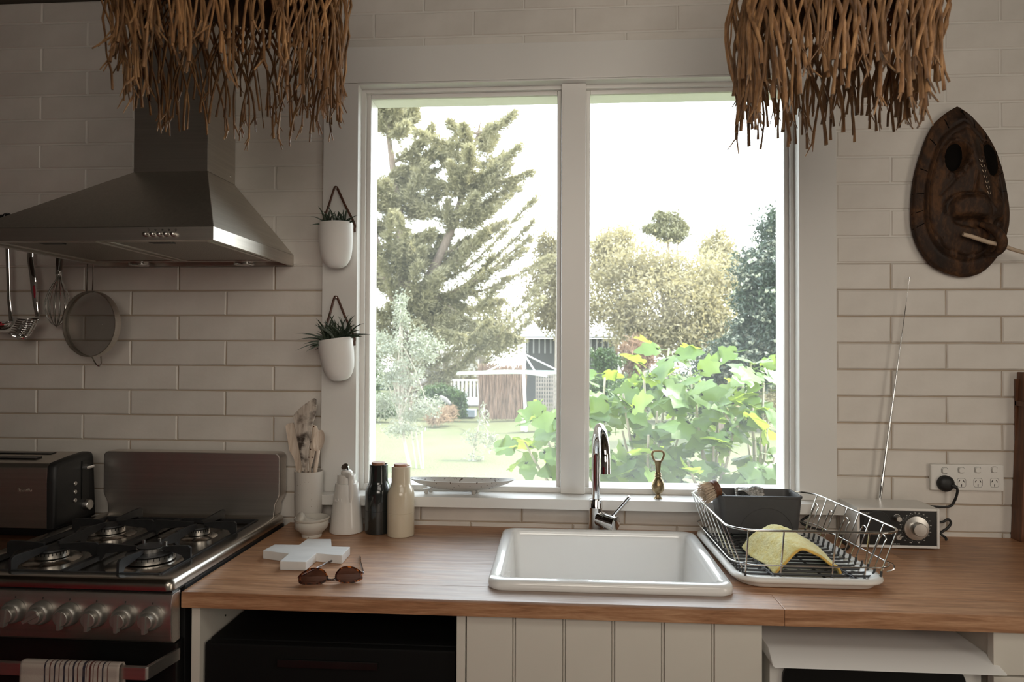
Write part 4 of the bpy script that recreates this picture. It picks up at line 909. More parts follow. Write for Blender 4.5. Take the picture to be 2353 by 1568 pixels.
def mask_h(x, y, s_):
    h = .020 + .040 * (1 - s_ ** 2.2)
    h -= .006 * math.exp(-((s_ - .80) / .022) ** 2) + .004 * math.exp(-((s_ - .74) / .018) ** 2)          # carved border lines
    for cx, cy, rx, ry, an in ((435, 505, 88, 140, .16), (752, 520, 72, 155, -.22)):
        e_ = ell(x, y, cx, cy, rx, ry, an); h -= .020 * (1 - sm(.78, 1.0, e_)); h += .005 * math.exp(-((e_ - 1.12) / .07) ** 2) - .003 * math.exp(-((e_ - 1.28) / .05) ** 2)
    dn = min(seg_d(x, y, (545, 180), (590, 520)), seg_d(x, y, (590, 520), (640, 830))); h += .014 * math.exp(-(dn / 62) ** 2)
    for a, c in (((560, 540), (300, 830)), ((640, 540), (860, 820)), ((590, 620), (570, 810))): h -= .005 * math.exp(-(seg_d(x, y, a, c) / 13) ** 2)
    e_ = ell(x, y, 545, 960, 215, 140, .15); h += .016 * (1 - sm(.6, 1.0, e_)) if y < 1010 else .016 * (1 - sm(.6, 1.0, e_)) * max(0, 1 - (y - 1010) / 40)
    h += .006 * math.exp(-((e_ - 1.0) / .05) ** 2) * (1 if y < 1000 else 0)
    e_ = ell(x, y, 825, 945, 75, 100, .3); h += .008 * (1 - sm(.6, 1.05, e_)) * (1 if y < 1000 else max(0, 1 - (y - 1000) / 40))
    e_ = ell(x, y, 560, 1060, 190, 62, .12); h -= .016 * (1 - sm(.5, 1.0, e_))                    # the hollow under the lid
    e_ = ell(x, y, 820, 1070, 70, 60, -.5); h -= .014 * (1 - sm(.5, 1.0, e_))
    for k in range(7):
        h -= .0025 * math.exp(-((ell(x, y, 640, 1000, 330 + k * 26, 330 + k * 30) - 1) / .016) ** 2) * (1 if y > 1090 and s_ < .74 else 0)
    return max(h, .008)
cen = Vector((560, 830)); b = MB(); NR = 46; rings = []
def mp(x, y, h): q = P(2060 + x / MS, 240 + y / MS, y=-.002); return (q.x, -.002 - h, q.z)
for j in range(NR + 1):
    s_ = 1 - j / NR * .999; rings.append([mp(*(cen + (p - cen) * s_), mask_h(*(cen + (p - cen) * s_), s_) if j else .016) for p in olr])
rings = [[mp(*(cen + (p - cen) * .97), 0) for p in olr]] + rings
loft(b, rings); ms = b.build('face', M['mask'], mk, smooth=55)
def inlay(pts, hoff, name, m):
    b = MB(); k = len(pts); vs = [mp(x, y, h + hoff) for x, y, h in pts]; b.add(vs, [tuple(range(k))]); return b.build(name, m, mk, smooth=0, solid=.001)
for cx, cy, rx, ry, an in ((435, 505, 76, 124, .16), (752, 520, 60, 138, -.22)):
    pts = []
    for i in range(28):
        a = 2 * PI * i / 28; dx, dy = rx * math.cos(a), ry * math.sin(a); c, s_ = math.cos(an), math.sin(an); x, y = cx + dx * c - dy * s_, cy + dx * s_ + dy * c
        sfrac = .45; pts.append((x, y, 0))
    hh = sum(mask_h(x, y, .5) for x, y, _ in pts) / len(pts) - .002
    inlay([(x, y, hh - .012) for x, y, _ in pts], .012, 'eye_hollow', M['maskdark'])
b = MB()      # border blocks: cuts across the rim
for k in (2, 8, 14, 20, 26, 32, 96, 103, 110, 117, 124, 131):
    p = olr[k % len(olr)]; q = cen + (p - cen) * .83; b.tube([mp(p.x, p.y, .0165), mp(*(p.lerp(q, .5)), mask_h(*p.lerp(q, .5), .91) + .0005), mp(q.x, q.y, mask_h(q.x, q.y, .83) + .0005)], .0011, 5)
stuff(b.build('rim_cut', M['maskdark'], mk))
b = MB()
for i in range(7):
    t = i / 6; x, y = 612 + 75 * t, 565 + 270 * t
    for sx2 in (-1, 1): b.tube([mp(x + sx2 * 6, y, mask_h(x, y, .3) + .001), mp(x + sx2 * 22, y - 22, mask_h(x + sx2 * 22, y - 22, .3) + .0005)], .0009, 4)
stuff(b.build('chevron_mark', M['bone'], mk))
b = MB().tube(smoothpath([mp(640, 1085, .050), mp(690, 1115, .064), mp(735, 1175, .078), mp(762, 1245, .082), mp(764, 1310, .074), mp(735, 1345, .060), mp(700, 1335, .046)], 5), [.007 + .006 * math.sin(PI * min(1, i / 26)) for i in range(31)], 14)
b.build('hooked_nose', M['mask'], mk, smooth=60)
a_, c_ = mp(455, 1180, .070), mp(1018, 1350, .072); b = MB().tube([Vector(a_).lerp(Vector(c_), i / 8) + Vector((0, 0, .0012 * math.sin(i * 1.7))) for i in range(9)], [.0052, .0058, .0060, .0058, .0056, .0056, .0054, .0052, .0050], 10)
b.build('nose_bone', M['bone'], mk, smooth=60)
b = MB().lathe([(.004, 0), (.004, .001)], 12, (mp(523, 92, 0)[0], -.031, mp(523, 92, 0)[2]), 'y'); b.build('hanging_hole', M['maskdark'], mk)

# ------------------------------------------------------------------ rack at the right-hand edge
sr = thing('spice_rack', (1.40, -.06, T), 'dark wooden rack cut off by the right edge of the picture', 'rack')
p0, p1 = P(2322, 1232, y=-.002), P(2337, 855, y=-.002)
MB().hexa([(p0.x, -.046, T + .0002), (p0.x + .018, -.046, T + .0002), (p0.x + .018, -.002, T + .0002), (p0.x, -.002, T + .0002)], [(p1.x, -.044, p1.z), (p1.x + .018, -.044, p1.z), (p1.x + .018, -.002, p1.z), (p1.x, -.002, p1.z)]).build('side_panel', M['board'], sr, bevel=.002)
for z in (T + .004, 1.10, 1.27): MB().box(p0.x + .012, 1.60, -.090, -.004, z, z + .014).build('shelf', M['board'], sr, bevel=.001)
MB().box(p0.x + .012, 1.60, -.010, -.003, T + .018, p1.z - .02).build('back_panel', M['board'], sr)
jr = thing('spice_jar', (p0.x + .066, -.052, 1.1142), 'cream jar on the dark rack at the right edge', 'jar')
MB().lathe([(.030, 0), (.032, .004), (.032, .055), (.027, .062), (.027, .068)], 24, (jr.location.x, -.052, 1.1142)).build('body', M['glaze_c'], jr, smooth=40)
MB().lathe([(.029, 0), (.029, .014), (.001, .015)], 24, (jr.location.x, -.052, 1.1822)).build('lid', M['woodend'], jr, smooth=40)
jr2 = thing('spice_jar', (p0.x + .066, -.052, .9182), 'cream squat jar on the lowest shelf of the dark rack', 'jar')
MB().lathe([(.030, 0), (.033, .004), (.034, .085), (.027, .095), (.027, .10)], 24, (jr2.location.x, -.052, .9182)).build('body', M['glaze_c'], jr2, smooth=40)
MB().lathe([(.029, 0), (.029, .014), (.001, .015)], 24, (jr2.location.x, -.052, 1.0182)).build('lid', M['woodend'], jr2, smooth=40)
# ------------------------------------------------------------------ small things left of the sink
YC = -.062
ck = thing('utensil_crock', (-.716, YC, T), 'tall speckled stoneware crock holding wooden spoons by the window frame', 'crock')
ck_c = P(709.5, 1150, y=YC); cx, cr = ck_c.x, .0405; ck.location.x = cx; ckz = P(709, 1082, y=YC).z - T
MB().lathe([(.037, 0), (.039, .003), (cr - .001, .05), (cr, .09), (cr - .0006, .12), (cr + .0006, ckz - .003), (cr, ckz), (cr - .0035, ckz), (cr - .005, ckz - .01), (cr - .005, .008), (.001, .006)], 40, (cx, YC, T)).build('pot', M['crock'], ck, smooth=50)
K = lambda pts, y: [(lambda q: (q.x, q.z))(P(640 + a / 4.357, 900 + c / 4.357, y=y)) for a, c in pts]
def tool(name, pts, y, th, m, label, cat='spoon', bevel=.0018, dots=None, hollow=None):
    pl = K(pts, y); zz = [p[1] for p in pl]; t = thing(name, (sum(p[0] for p in pl) / len(pl), y, max(zz) - .1), label, cat, 'wooden tools in the crock')
    o = MB().prism(pl, y - th / 2, y + th / 2, 'y').build('blade' if cat != 'spoon' else 'bowl', m, t, bevel=bevel, smooth=40)
    return t, o
def foot(t, pa, y, m, y2, r=.0055, xb=None):
    q = P(640 + pa[0] / 4.357, 900 + pa[1] / 4.357, y=y); xb = xb if xb is not None else q.x
    MB().tube([q + Vector((0, 0, .006)), q, (xb, y2, T + .012)], [r, r, r * .9], 10, flat=.8).build('handle', m, t, smooth=50)
t, _ = tool('wooden_spatula', [(70, 345), (90, 322), (150, 312), (160, 335), (195, 520), (232, 700), (238, 800), (180, 800), (168, 720), (150, 660), (110, 590), (95, 500)], YC + .004, .006, M['spoonwood'], 'pale flat wooden spatula leaning leftmost in the crock', 'spatula')
foot(t, (208, 800), YC + .004, M['spoonwood'], YC + .008, .006, cx + .012)
t, _ = tool('wooden_spatula', [(150, 252), (158, 228), (200, 180), (262, 128), (345, 72), (362, 68), (379, 80), (381, 150), (370, 245), (343, 325), (322, 480), (302, 575), (298, 660), (306, 800), (240, 800), (218, 610), (190, 490), (160, 330)], YC - .012, .007, M['charred'], 'large scorched wooden spatula, tallest tool in the crock', 'spatula', .0025)
foot(t, (272, 800), YC - .012, M['charred'], YC - .006, .0068, cx - .004)
t, o = tool('wooden_spoon', [(318, 400), (322, 350), (350, 333), (382, 345), (398, 385), (392, 440), (372, 560), (350, 680), (318, 790), (300, 790), (296, 640), (304, 540)], YC + .012, .006, M['spoonwood'], 'spotted wooden spoon half hidden behind the scorched spatula', 'spoon')
foot(t, (310, 785), YC + .012, M['spoonwood'], YC + .010, .0055, cx + .004)
b = MB()
for a, c in ((328, 432), (322, 506), (320, 580), (302, 660), (338, 660), (352, 352)):
    q = P(640 + a / 4.357, 900 + c / 4.357, y=YC + .0085); b.lathe([(.0022, 0), (.0022, .0006)], 12, (q.x, YC + .0088, q.z), 'y')
b.build('burnt_spot', M['board'], o)
spt = [(405 + 58 * math.cos(a) + 22 * math.sin(a) * -.62, 490 + 116 * -math.sin(a) * -1 * -1) for a in [2 * PI * i / 26 for i in range(26)]]
q = P(640 + 408 / 4.357, 900 + 490 / 4.357, y=YC - .022); tsp = thing('wooden_spoon', q, 'small round wooden spoon standing rightmost in the crock', 'spoon', 'wooden tools in the crock')
Ms = Matrix.Translation(q) @ Matrix.Rotation(.22, 4, 'Y') @ Matrix.Diagonal((.0165, .0075, .0315, 1))
b = MB(Ms); prof = [(math.sin(PI * i / 12), -math.cos(PI * i / 12)) for i in range(13)]
def spf(u, v):
    a = 2 * PI * u; r = v; x, z = r * math.cos(a), r * math.sin(a)
    return (x, -.55 + .9 * (1 - r * r) * 1.0, z)
b.grid(spf, 28, 7); b.M = Ms
def spb_(u, v):
    a = 2 * PI * u; r = v; return (r * math.cos(a), -.25 + 1.25 * math.sqrt(max(0, 1 - r * r)) - .3 * r, r * math.sin(a))
b.grid(spb_, 28, 7); b.build('bowl', M['spoonwood'], tsp, smooth=60)
MB().tube([q + Vector((-.003, .001, -.026)), P(640 + 392 / 4.357, 900 + 640 / 4.357, y=YC - .019), P(640 + 368 / 4.357, 900 + 785 / 4.357, y=YC - .014), (cx + .008, YC, T + .012)], [.006, .0056, .006, .0055], 10).build('handle', M['spoonwood'], tsp, smooth=50)

my = -.146; mq = P(716.5, 1215, y=my); mo = thing('mortar', (mq.x, my, T), 'small pale stone mortar in front of the crock', 'mortar')
MB().lathe([(r_, z_ * .84) for r_, z_ in [(.026, 0), (.0275, .004), (.0265, .010), (.033, .018), (.0425, .030), (.0455, .042), (.0445, .050), (.0425, .053), (.0450, .0555), (.0475, .058), (.0475, .062), (.0455, .0635), (.042, .061), (.039, .045), (.028, .024), (.010, .017), (.001, .0165)]], 40, (mq.x, my, T)).build('bowl', M['mortarbowl'], mo, smooth=55)
pt0, pt1 = P(686, 1196, y=my - .030), Vector((mq.x + .014, my + .010, T + .028)); pe = thing('pestle', pt0.lerp(pt1, .5), 'pale stone pestle resting across the mortar', 'pestle')
dirp = (pt1 - pt0).normalized(); pt0 = pt0 + Vector((-.002, -.002, .009))
b = MB().tube([pt0 + (pt1 - pt0) * s_ for s_ in (0, .012, .05, .11, .20, .28, .40, .65, .85, .96, 1.0)], [.004, .0105, .0152, .0166, .0140, .0105, .0088, .0105, .0140, .0125, .006], 20)
b.build('shaft', M['mortarbowl'], pe, smooth=60)
oq = P(796.5, 1180, y=-.085); ox = oq.x; oy = -.085; oj = thing('oil_jug', (ox, oy, T), 'white conical ceramic oil jug embossed OIL with flip spout', 'jug')
zc_ = P(797, 1110, y=oy - .0).z - T; ztop = zc_ + .024
MB().lathe([(.044, 0), (.0475, .0015), (.0485, .006), (.0465, .020), (.0415, .06), (.036, .10), (.0325, zc_ - .004), (.0318, zc_), (.0265, zc_ + .0005), (.0262, ztop - .002), (.0255, ztop), (.012, ztop + .0005)], 44, (ox, oy, T)).build('body', M['glaze_w'], oj, smooth=40)
for ch_, px_, py_ in (('O', 774, 1150), ('I', 785.5, 1151), ('L', 798, 1149)):
    r_ = .0378; q = P(px_, py_, y=oy - r_ * .85); dx_ = q.x - ox; yy = oy - math.sqrt(max(1e-5, r_ * r_ - dx_ * dx_)) - .0006
    text('embossed_letter', ch_, .017, (q.x, yy, q.z), M['glaze_w'], oj, rot=(PI / 2 - .14, 0, math.atan2(dx_, -(yy - oy)) * 1.0), ext=.0010)
b = MB(); b.ball((ox, oy, T + ztop + .004), .017, .017, .012, 20, 10); sp_ = b.build('spout_cap', M['glaze_w'], oj, smooth=60)
MB().tube([(ox - .002, oy, T + ztop + .010), (ox - .003, oy - .004, T + ztop + .020), (ox - .004, oy - .008, T + ztop + .024)], [.010, .0115, .0105], 16).build('spout', M['chrome'], sp_, smooth=50)
fl = smoothpath([P(793, 1092, y=oy - .022), P(803, 1095, y=oy - .034), P(806, 1108, y=oy - .043), P(807, 1135, y=oy - .046), P(806, 1155, y=oy - .050)], 5)
MB().tube(fl, [.0080] * 6 + [.0075] * 6 + [.0065] * 6 + [.0045] * (len(fl) - 18), 12, flat=.30, upv=(0, 1, 0)).build('flap', M['glaze_w'], oj, smooth=50)
def grinder(pxc, y, m, label, h):
    q = P(pxc, 1180, y=y); r = .0378; t = thing('grinder', (q.x, y, T), label, 'grinder', 'bottle grinders by the sill')
    k = h / .205
    MB().lathe([(.0345, 0), (.0372, .0015), (r, .006), (r, .066 * k), (r - .0008, .0665 * k), (r - .0008, .0675 * k), (r, .068 * k), (r, .112 * k), (.0372, .120 * k), (.0345, .130 * k), (.0300, .139 * k), (.0275, .145 * k), (.0265, .152 * k), (.0258, .19 * k), (.0262, .1975 * k), (.0250, .1985 * k), (.0240, .1965 * k), (.001, .1965 * k)], 44, (q.x, y, T)).build('body', m, t, smooth=40)
    MB().lathe([(.0185, .1965 * k), (.0188, .203 * k), (.0175, .205 * k), (.001, .2055 * k)], 32, (q.x - .0015, y, T)).build('wooden_cap', M['woodend'], t, smooth=40)
grinder(869.5, -.086, M['glaze_d'], 'glossy dark bottle grinder behind the cream one', P(869, 1062, y=-.086).z - T)
grinder(921, -.112, M['glaze_c'], 'glossy cream bottle grinder beside the dark one', P(921, 1066, y=-.112).z - T)
cp_ = [(604, 1265), (631, 1251), (687, 1252), (706, 1238.5), (761, 1238.5), (762, 1255.5), (805, 1256.5), (786, 1277), (727, 1271.5), (703, 1291.5), (643, 1290), (663, 1272.5)]
pts = [P(x, y, z=T + .0215) for x, y in cp_]; o = MB().prism([(p.x, p.y) for p in pts], T + .0003, T + .0215).build('marble_board', M['marble'], bevel=.0025, smooth=40)
tag(o, 'white marble serving board shaped like a plus sign', 'board')
# sunglasses
S8 = lambda a, c: (660 + a / 11.765, 1260 + c / 11.765)
gl_y = lambda px: -.532 + (px - 690) * .00018
sg = thing('sunglasses', P(762, 1335, y=-.52), 'tortoiseshell sunglasses with brown lenses in front of the marble board', 'sunglasses')
def G(a, c, d=0): x, y = S8(a, c); return P(x, y, y=gl_y(x) + d)
lo1 = [(300, 790), (325, 728), (400, 660), (480, 608), (610, 545), (760, 532), (900, 552), (1000, 602), (1065, 690), (1115, 800), (1100, 880), (1020, 925), (900, 985), (780, 1020), (690, 1026), (500, 998), (345, 970), (305, 910)]
lo2 = [(1285, 790), (1310, 680), (1400, 565), (1500, 505), (1640, 485), (1800, 510), (1900, 560), (2010, 645), (2036, 760), (2030, 845), (1900, 908), (1750, 955), (1620, 968), (1450, 935), (1330, 890), (1290, 850)]
for lo_ in (lo1, lo2):
    n_ = len(lo_); ccx = sum(p[0] for p in lo_) / n_; ccy = sum(p[1] for p in lo_) / n_
    op = smoothpath([Vector((p[0], p[1], 0)) for p in lo_ + [lo_[0]]], 4)[:-1]; inn = [((p.x - ccx) * .83 + ccx - (8 if lo_ is lo2 else -8), (p.y - ccy) * .80 + ccy - 8) for p in op]
    b = MB(); loft(b, [[G(p.x, p.y) for p in op], [G(p[0], p[1], -.0006) for p in inn], [G(p[0], p[1], .003) for p in inn], [G(p.x, p.y, .0036) for p in op], [G(p.x, p.y) for p in op]], False, False)
    rm = b.build('rim', M['tort'], sg, bevel=.0005, smooth=60)
    b = MB(); k_ = len(inn); b.add([G(ccx, ccy, -.0012)] + [G(p[0], p[1], .0012) for p in inn], [(0, 1 + i, 1 + (i + 1) % k_) for i in range(k_)]); b.build('lens', M['lens'], rm, recalc=False, smooth=80)
MB().tube([G(1085, 850, .001), G(1140, 862), G(1200, 866), G(1260, 856), G(1300, 840, .001)], [.0030, .0026, .0026, .0026, .0030], 10).build('bridge', M['tort'], sg, smooth=60)
for h0, tipp, dd in (((325, 800), (1300, 285), -.352), ((2018, 690), (1962, 195), -.360)):
    a_ = G(*h0, .004); x, y = S8(*tipp); tip = P(x, y, z=T + .006); tip.z = T + .0028
    b = MB().tube(smoothpath([a_, a_ + Vector((0, .008, .001)), a_.lerp(tip, .5) + Vector((0, 0, .002)), a_.lerp(tip, .8) + Vector((0, 0, .003)), tip], 4), [.0026] * 9 + [.0021] * 4 + [.0026] * 4, 9)
    b.build('temple', M['tort'], sg, smooth=60)

# footed dish and bottle opener on the sill
ds = thing('footed_dish', (-.286, -.014, .998), 'long boat-shaped speckled dish on peg feet on the window sill', 'dish')
yd = -.016; dl_, dr_ = P(938, 1098, y=yd), P(1186, 1107, y=yd); dcx = (dl_.x + dr_.x) / 2; hl = (dr_.x - dl_.x) / 2; dzt = P(1075, 1103, y=yd).z
el = lambda k, kb, z: [(dcx + hl * k * math.copysign(abs(math.cos(a)) ** 1.0, math.cos(a)), yd + .042 * kb * math.sin(a), z + .004 * abs(math.cos(a)) ** 3) for a in [2 * PI * i / 48 for i in range(48)]]
b = MB(); loft(b, [el(.30, .25, dzt - .030), el(.60, .60, dzt - .026), el(.85, .88, dzt - .013), el(.99, .99, dzt - .001), el(1.0, 1.0, dzt), el(.985, .95, dzt), el(.80, .80, dzt - .012), el(.5, .5, dzt - .022), el(.2, .2, dzt - .0245)])
b.build('bowl', M['dish'], ds, smooth=60)
for px_ in (979, 1088):
    q = P(px_, 1130, y=yd - .012); MB().lathe([(.0045, 0), (.006, .002), (.0072, .012), (.011, dzt - .0265 - .998)], 18, (q.x, yd - .008, .9982)).build('foot', M['dish'], ds, smooth=50)
for px_ in (990, 1096):
    q = P(px_, 1130, y=yd + .016); MB().lathe([(.0045, 0), (.006, .002), (.0072, .012), (.011, dzt - .0265 - .998)], 18, (q.x, yd + .016, .9982)).build('foot', M['dish'], ds, smooth=50)
yo = -.030; oq = P(1512, 1140, y=yo); op_ = thing('bottle_opener', (oq.x, yo, .998), 'brass pineapple bottle opener standing on the window sill', 'bottle opener')
b = MB(); n_ = 30; vs = []; fs = []; prof = []
for i in range(60):
    z = i / 59 * .072
    if z < .012: r = .0125 - .0072 * (z / .012) ** .6
    elif z < .062: r = .0052 + .0125 * math.sin(PI * ((z - .012) / .050) ** .85) ** .75
    else: r = .0078
    prof.append((r, z))
for i, (r, z) in enumerate(prof):
    for j in range(n_):
        a = 2 * PI * j / n_; bump_ = .06 * abs(math.sin(a * 5 + z * 330)) * abs(math.sin(-a * 5 + z * 330)) if .014 < z < .060 else (.08 * math.sin(8 * a) if z < .012 else 0)
        vs.append((oq.x + r * (1 + bump_) * math.cos(a), yo + r * (1 + bump_) * math.sin(a), .9983 + z))
for i in range(59):
    for j in range(n_): fs.append((i * n_ + j, i * n_ + (j + 1) % n_, (i + 1) * n_ + (j + 1) % n_, (i + 1) * n_ + j))
fs += [tuple(range(n_))[::-1], tuple(59 * n_ + j for j in range(n_))]
b.add(vs, fs); b.build('pineapple', M['brass'], op_, smooth=60)
MB().lathe([(.0078, .060), (.0098, .062), (.0098, .065), (.0080, .067), (.0092, .069), (.0092, .071), (.0072, .074), (.001, .074)], 26, (oq.x, yo, .9983)).build('collar', M['brass'], op_, smooth=50)
zt_ = P(1513, 1036, y=yo).z
b = MB().tube([(oq.x, yo, 1.068), (oq.x, yo, 1.08), (oq.x, yo, zt_ - .036), (oq.x, yo, zt_ - .027)], [.0068, .0066, .0090, .0125], 16, flat=.5, upv=(0, 1, 0)); b.build('handle', M['brass'], op_, smooth=60)
lp = smoothpath([(oq.x - .0105, yo, zt_ - .028), (oq.x - .0165, yo, zt_ - .012), (oq.x - .013, yo, zt_ - .003), (oq.x, yo, zt_ - .0008), (oq.x + .013, yo, zt_ - .003), (oq.x + .0165, yo, zt_ - .012), (oq.x + .0105, yo, zt_ - .028)], 5)
MB().tube(lp, .0032, 10).build('opener_loop', M['brass'], op_, smooth=60)

# ------------------------------------------------------------------ wall planters
def leaf_blade(mb, base, tip, bend, wd, n=6):
    base, tip, bend = Vector(base), Vector(tip), Vector(bend); vs = []; fs = []
    d = (tip - base).normalized(); side = d.cross(Vector((0, -1, .25))).normalized(); nrm = side.cross(d)
    for i in range(n + 1):
        t = i / n; p = base.lerp(tip, t) + bend * (4 * t * (1 - t)); w_ = wd * (1 - t) ** .75 * (1 if t > .05 else .8)
        vs += [p - side * w_, p - nrm * w_ * .55, p + side * w_, p + nrm * w_ * .35]
    for i in range(n):
        for j in range(4): fs.append((i * 4 + j, i * 4 + (j + 1) % 4, (i + 1) * 4 + (j + 1) % 4, (i + 1) * 4 + j))
    fs.append((3, 2, 1, 0)); mb.add(vs, fs)
def haworthia_mat():
    t = NT('banded_succulent'); v = t.coord(); f = t.noise(v, 420, 1)
    c = t.ramp(t.noise(v, 30, 2), [(.3, (.018, .030, .018)), (.7, (.045, .065, .040))])
    t.l(t.mix(t.ramp(f, [(.66, (0, 0, 0)), (.70, (1, 1, 1))]), c, (.30, .34, .30)), t.b.inputs['Base Color']); t.b.inputs['Roughness'].default_value = .38; return t.m
M['haworthia'] = haworthia_mat()
def planter(rimL, rimR, bot, nail, label, nleaf, lmin, lmax, lean, seed):
    r_ = random.Random(seed); yw = -.0185
    a, c = P(*rimL, y=-.06), P(*rimR, y=-.06); bt = P(*bot, y=-.055); nl = P(*nail, y=yw - .004)
    cx = (a.x + c.x) / 2; zt = (a.z + c.z) / 2; tilt = math.atan2(c.z - a.z, c.x - a.x); r = (c - a).length / 2; H = zt - bt.z
    t = thing('wall_planter', (cx, yw - .04, bt.z), label, 'planter', 'clay planters hung by the window')
    Mx = Matrix.Translation((cx, yw - .0005 - r * .80, zt)) @ Matrix.Rotation(-tilt, 4, 'Y') @ Matrix.Diagonal((1, .80, 1, 1))
    prof = [(.001, -H), (.018, -H + .0022), (.029, -H + .0085), (.0385, -H + .021), (.0445, -H + .037), (.0475, -H + .056), (r - .0005, -H + .078), (r, -.03), (r, -.002), (r - .0008, 0), (r - .0035, 0), (r - .005, -.004), (r - .006, -.03), (.001, -.032)]
    pot = MB(Mx).lathe(prof, 44); 
    pot.v = [(x, min(y, yw - .0006), z) for x, y, z in pot.v]; pot = pot.build('pot', M['pot'], t, smooth=50)
    MB(Mx).lathe([(r - .0055, -.016), (.02, -.010), (.001, -.008)], 28, cap=False).build('soil', M['soil'], t, recalc=False)
    la, lc = Mx @ Vector((-r - .001, .25 * r, -.004)), Mx @ Vector((r + .001, .25 * r, -.004)); la.y = lc.y = yw - .018
    st = smoothpath([la + Vector((-.001, -.004, -.032)), la + Vector((-.0005, -.002, -.012)), la + Vector((.002, 0, .006)), la.lerp(nl, .55) + Vector((-.0015, 0, 0)), nl + Vector((-.006, 0, -.003)), nl + Vector((0, -.001, .0035)), nl + Vector((.006, 0, -.003)), lc.lerp(nl, .55) + Vector((.0015, 0, 0)), lc + Vector((-.002, 0, .006)), lc + Vector((.0005, -.003, -.012)), lc + Vector((.0015, -.005, -.022))], 4)
    MB().tube(st, .0034, 8, flat=.35, upv=(0, 1, .01)).build('strap', M['leather'], t, smooth=60)
    MB().lathe([(.0035, 0), (.003, .0025), (.001, .003)], 14, (nl.x, yw - .0035, nl.z + .001), 'y').build('nail', M['aluminium'], t)
    for cl in range(3 if nleaf > 40 else 3):
        k = (nleaf // 3); bx = (-.022, .006, .028)[cl] * r / .0485
        for i in range(k):
            an = r_.uniform(-1.35, 1.35) + (lean if cl == 0 else 0) * .5 - bx * -14; ln = r_.uniform(lmin, lmax) * (1.15 if i % 3 == 0 else .9); el_ = r_.uniform(-.1, 1.0)
            b0 = Mx @ Vector((bx, r_.uniform(-.6, .4) * r * .6, -.012)); 
            d = Vector((math.sin(an) * (1 - .25 * el_), -r_.uniform(-.15, .75), math.cos(an) * .95 + .12)).normalized()
            tip = b0 + d * ln
            if tip.y > yw - .006: tip.y = yw - .006 - r_.random() * .01
            b = MB(); leaf_blade(b, b0, tip, Vector((d.x * -.10 * ln, 0, .12 * ln)), r_.uniform(.0034, .0052)); b.build('leaf', M['haworthia'], t, smooth=50)
    return t
planter((732, 514), (809, 511), (771, 617.5), (772, 433), 'upper white clay wall planter with short spiky succulents', 36, .038, .060, -.2, 3)
planter((731, 785), (808, 774), (773, 877), (772, 685), 'lower white clay wall planter with larger spreading succulent', 69, .050, .085, -.9, 5)

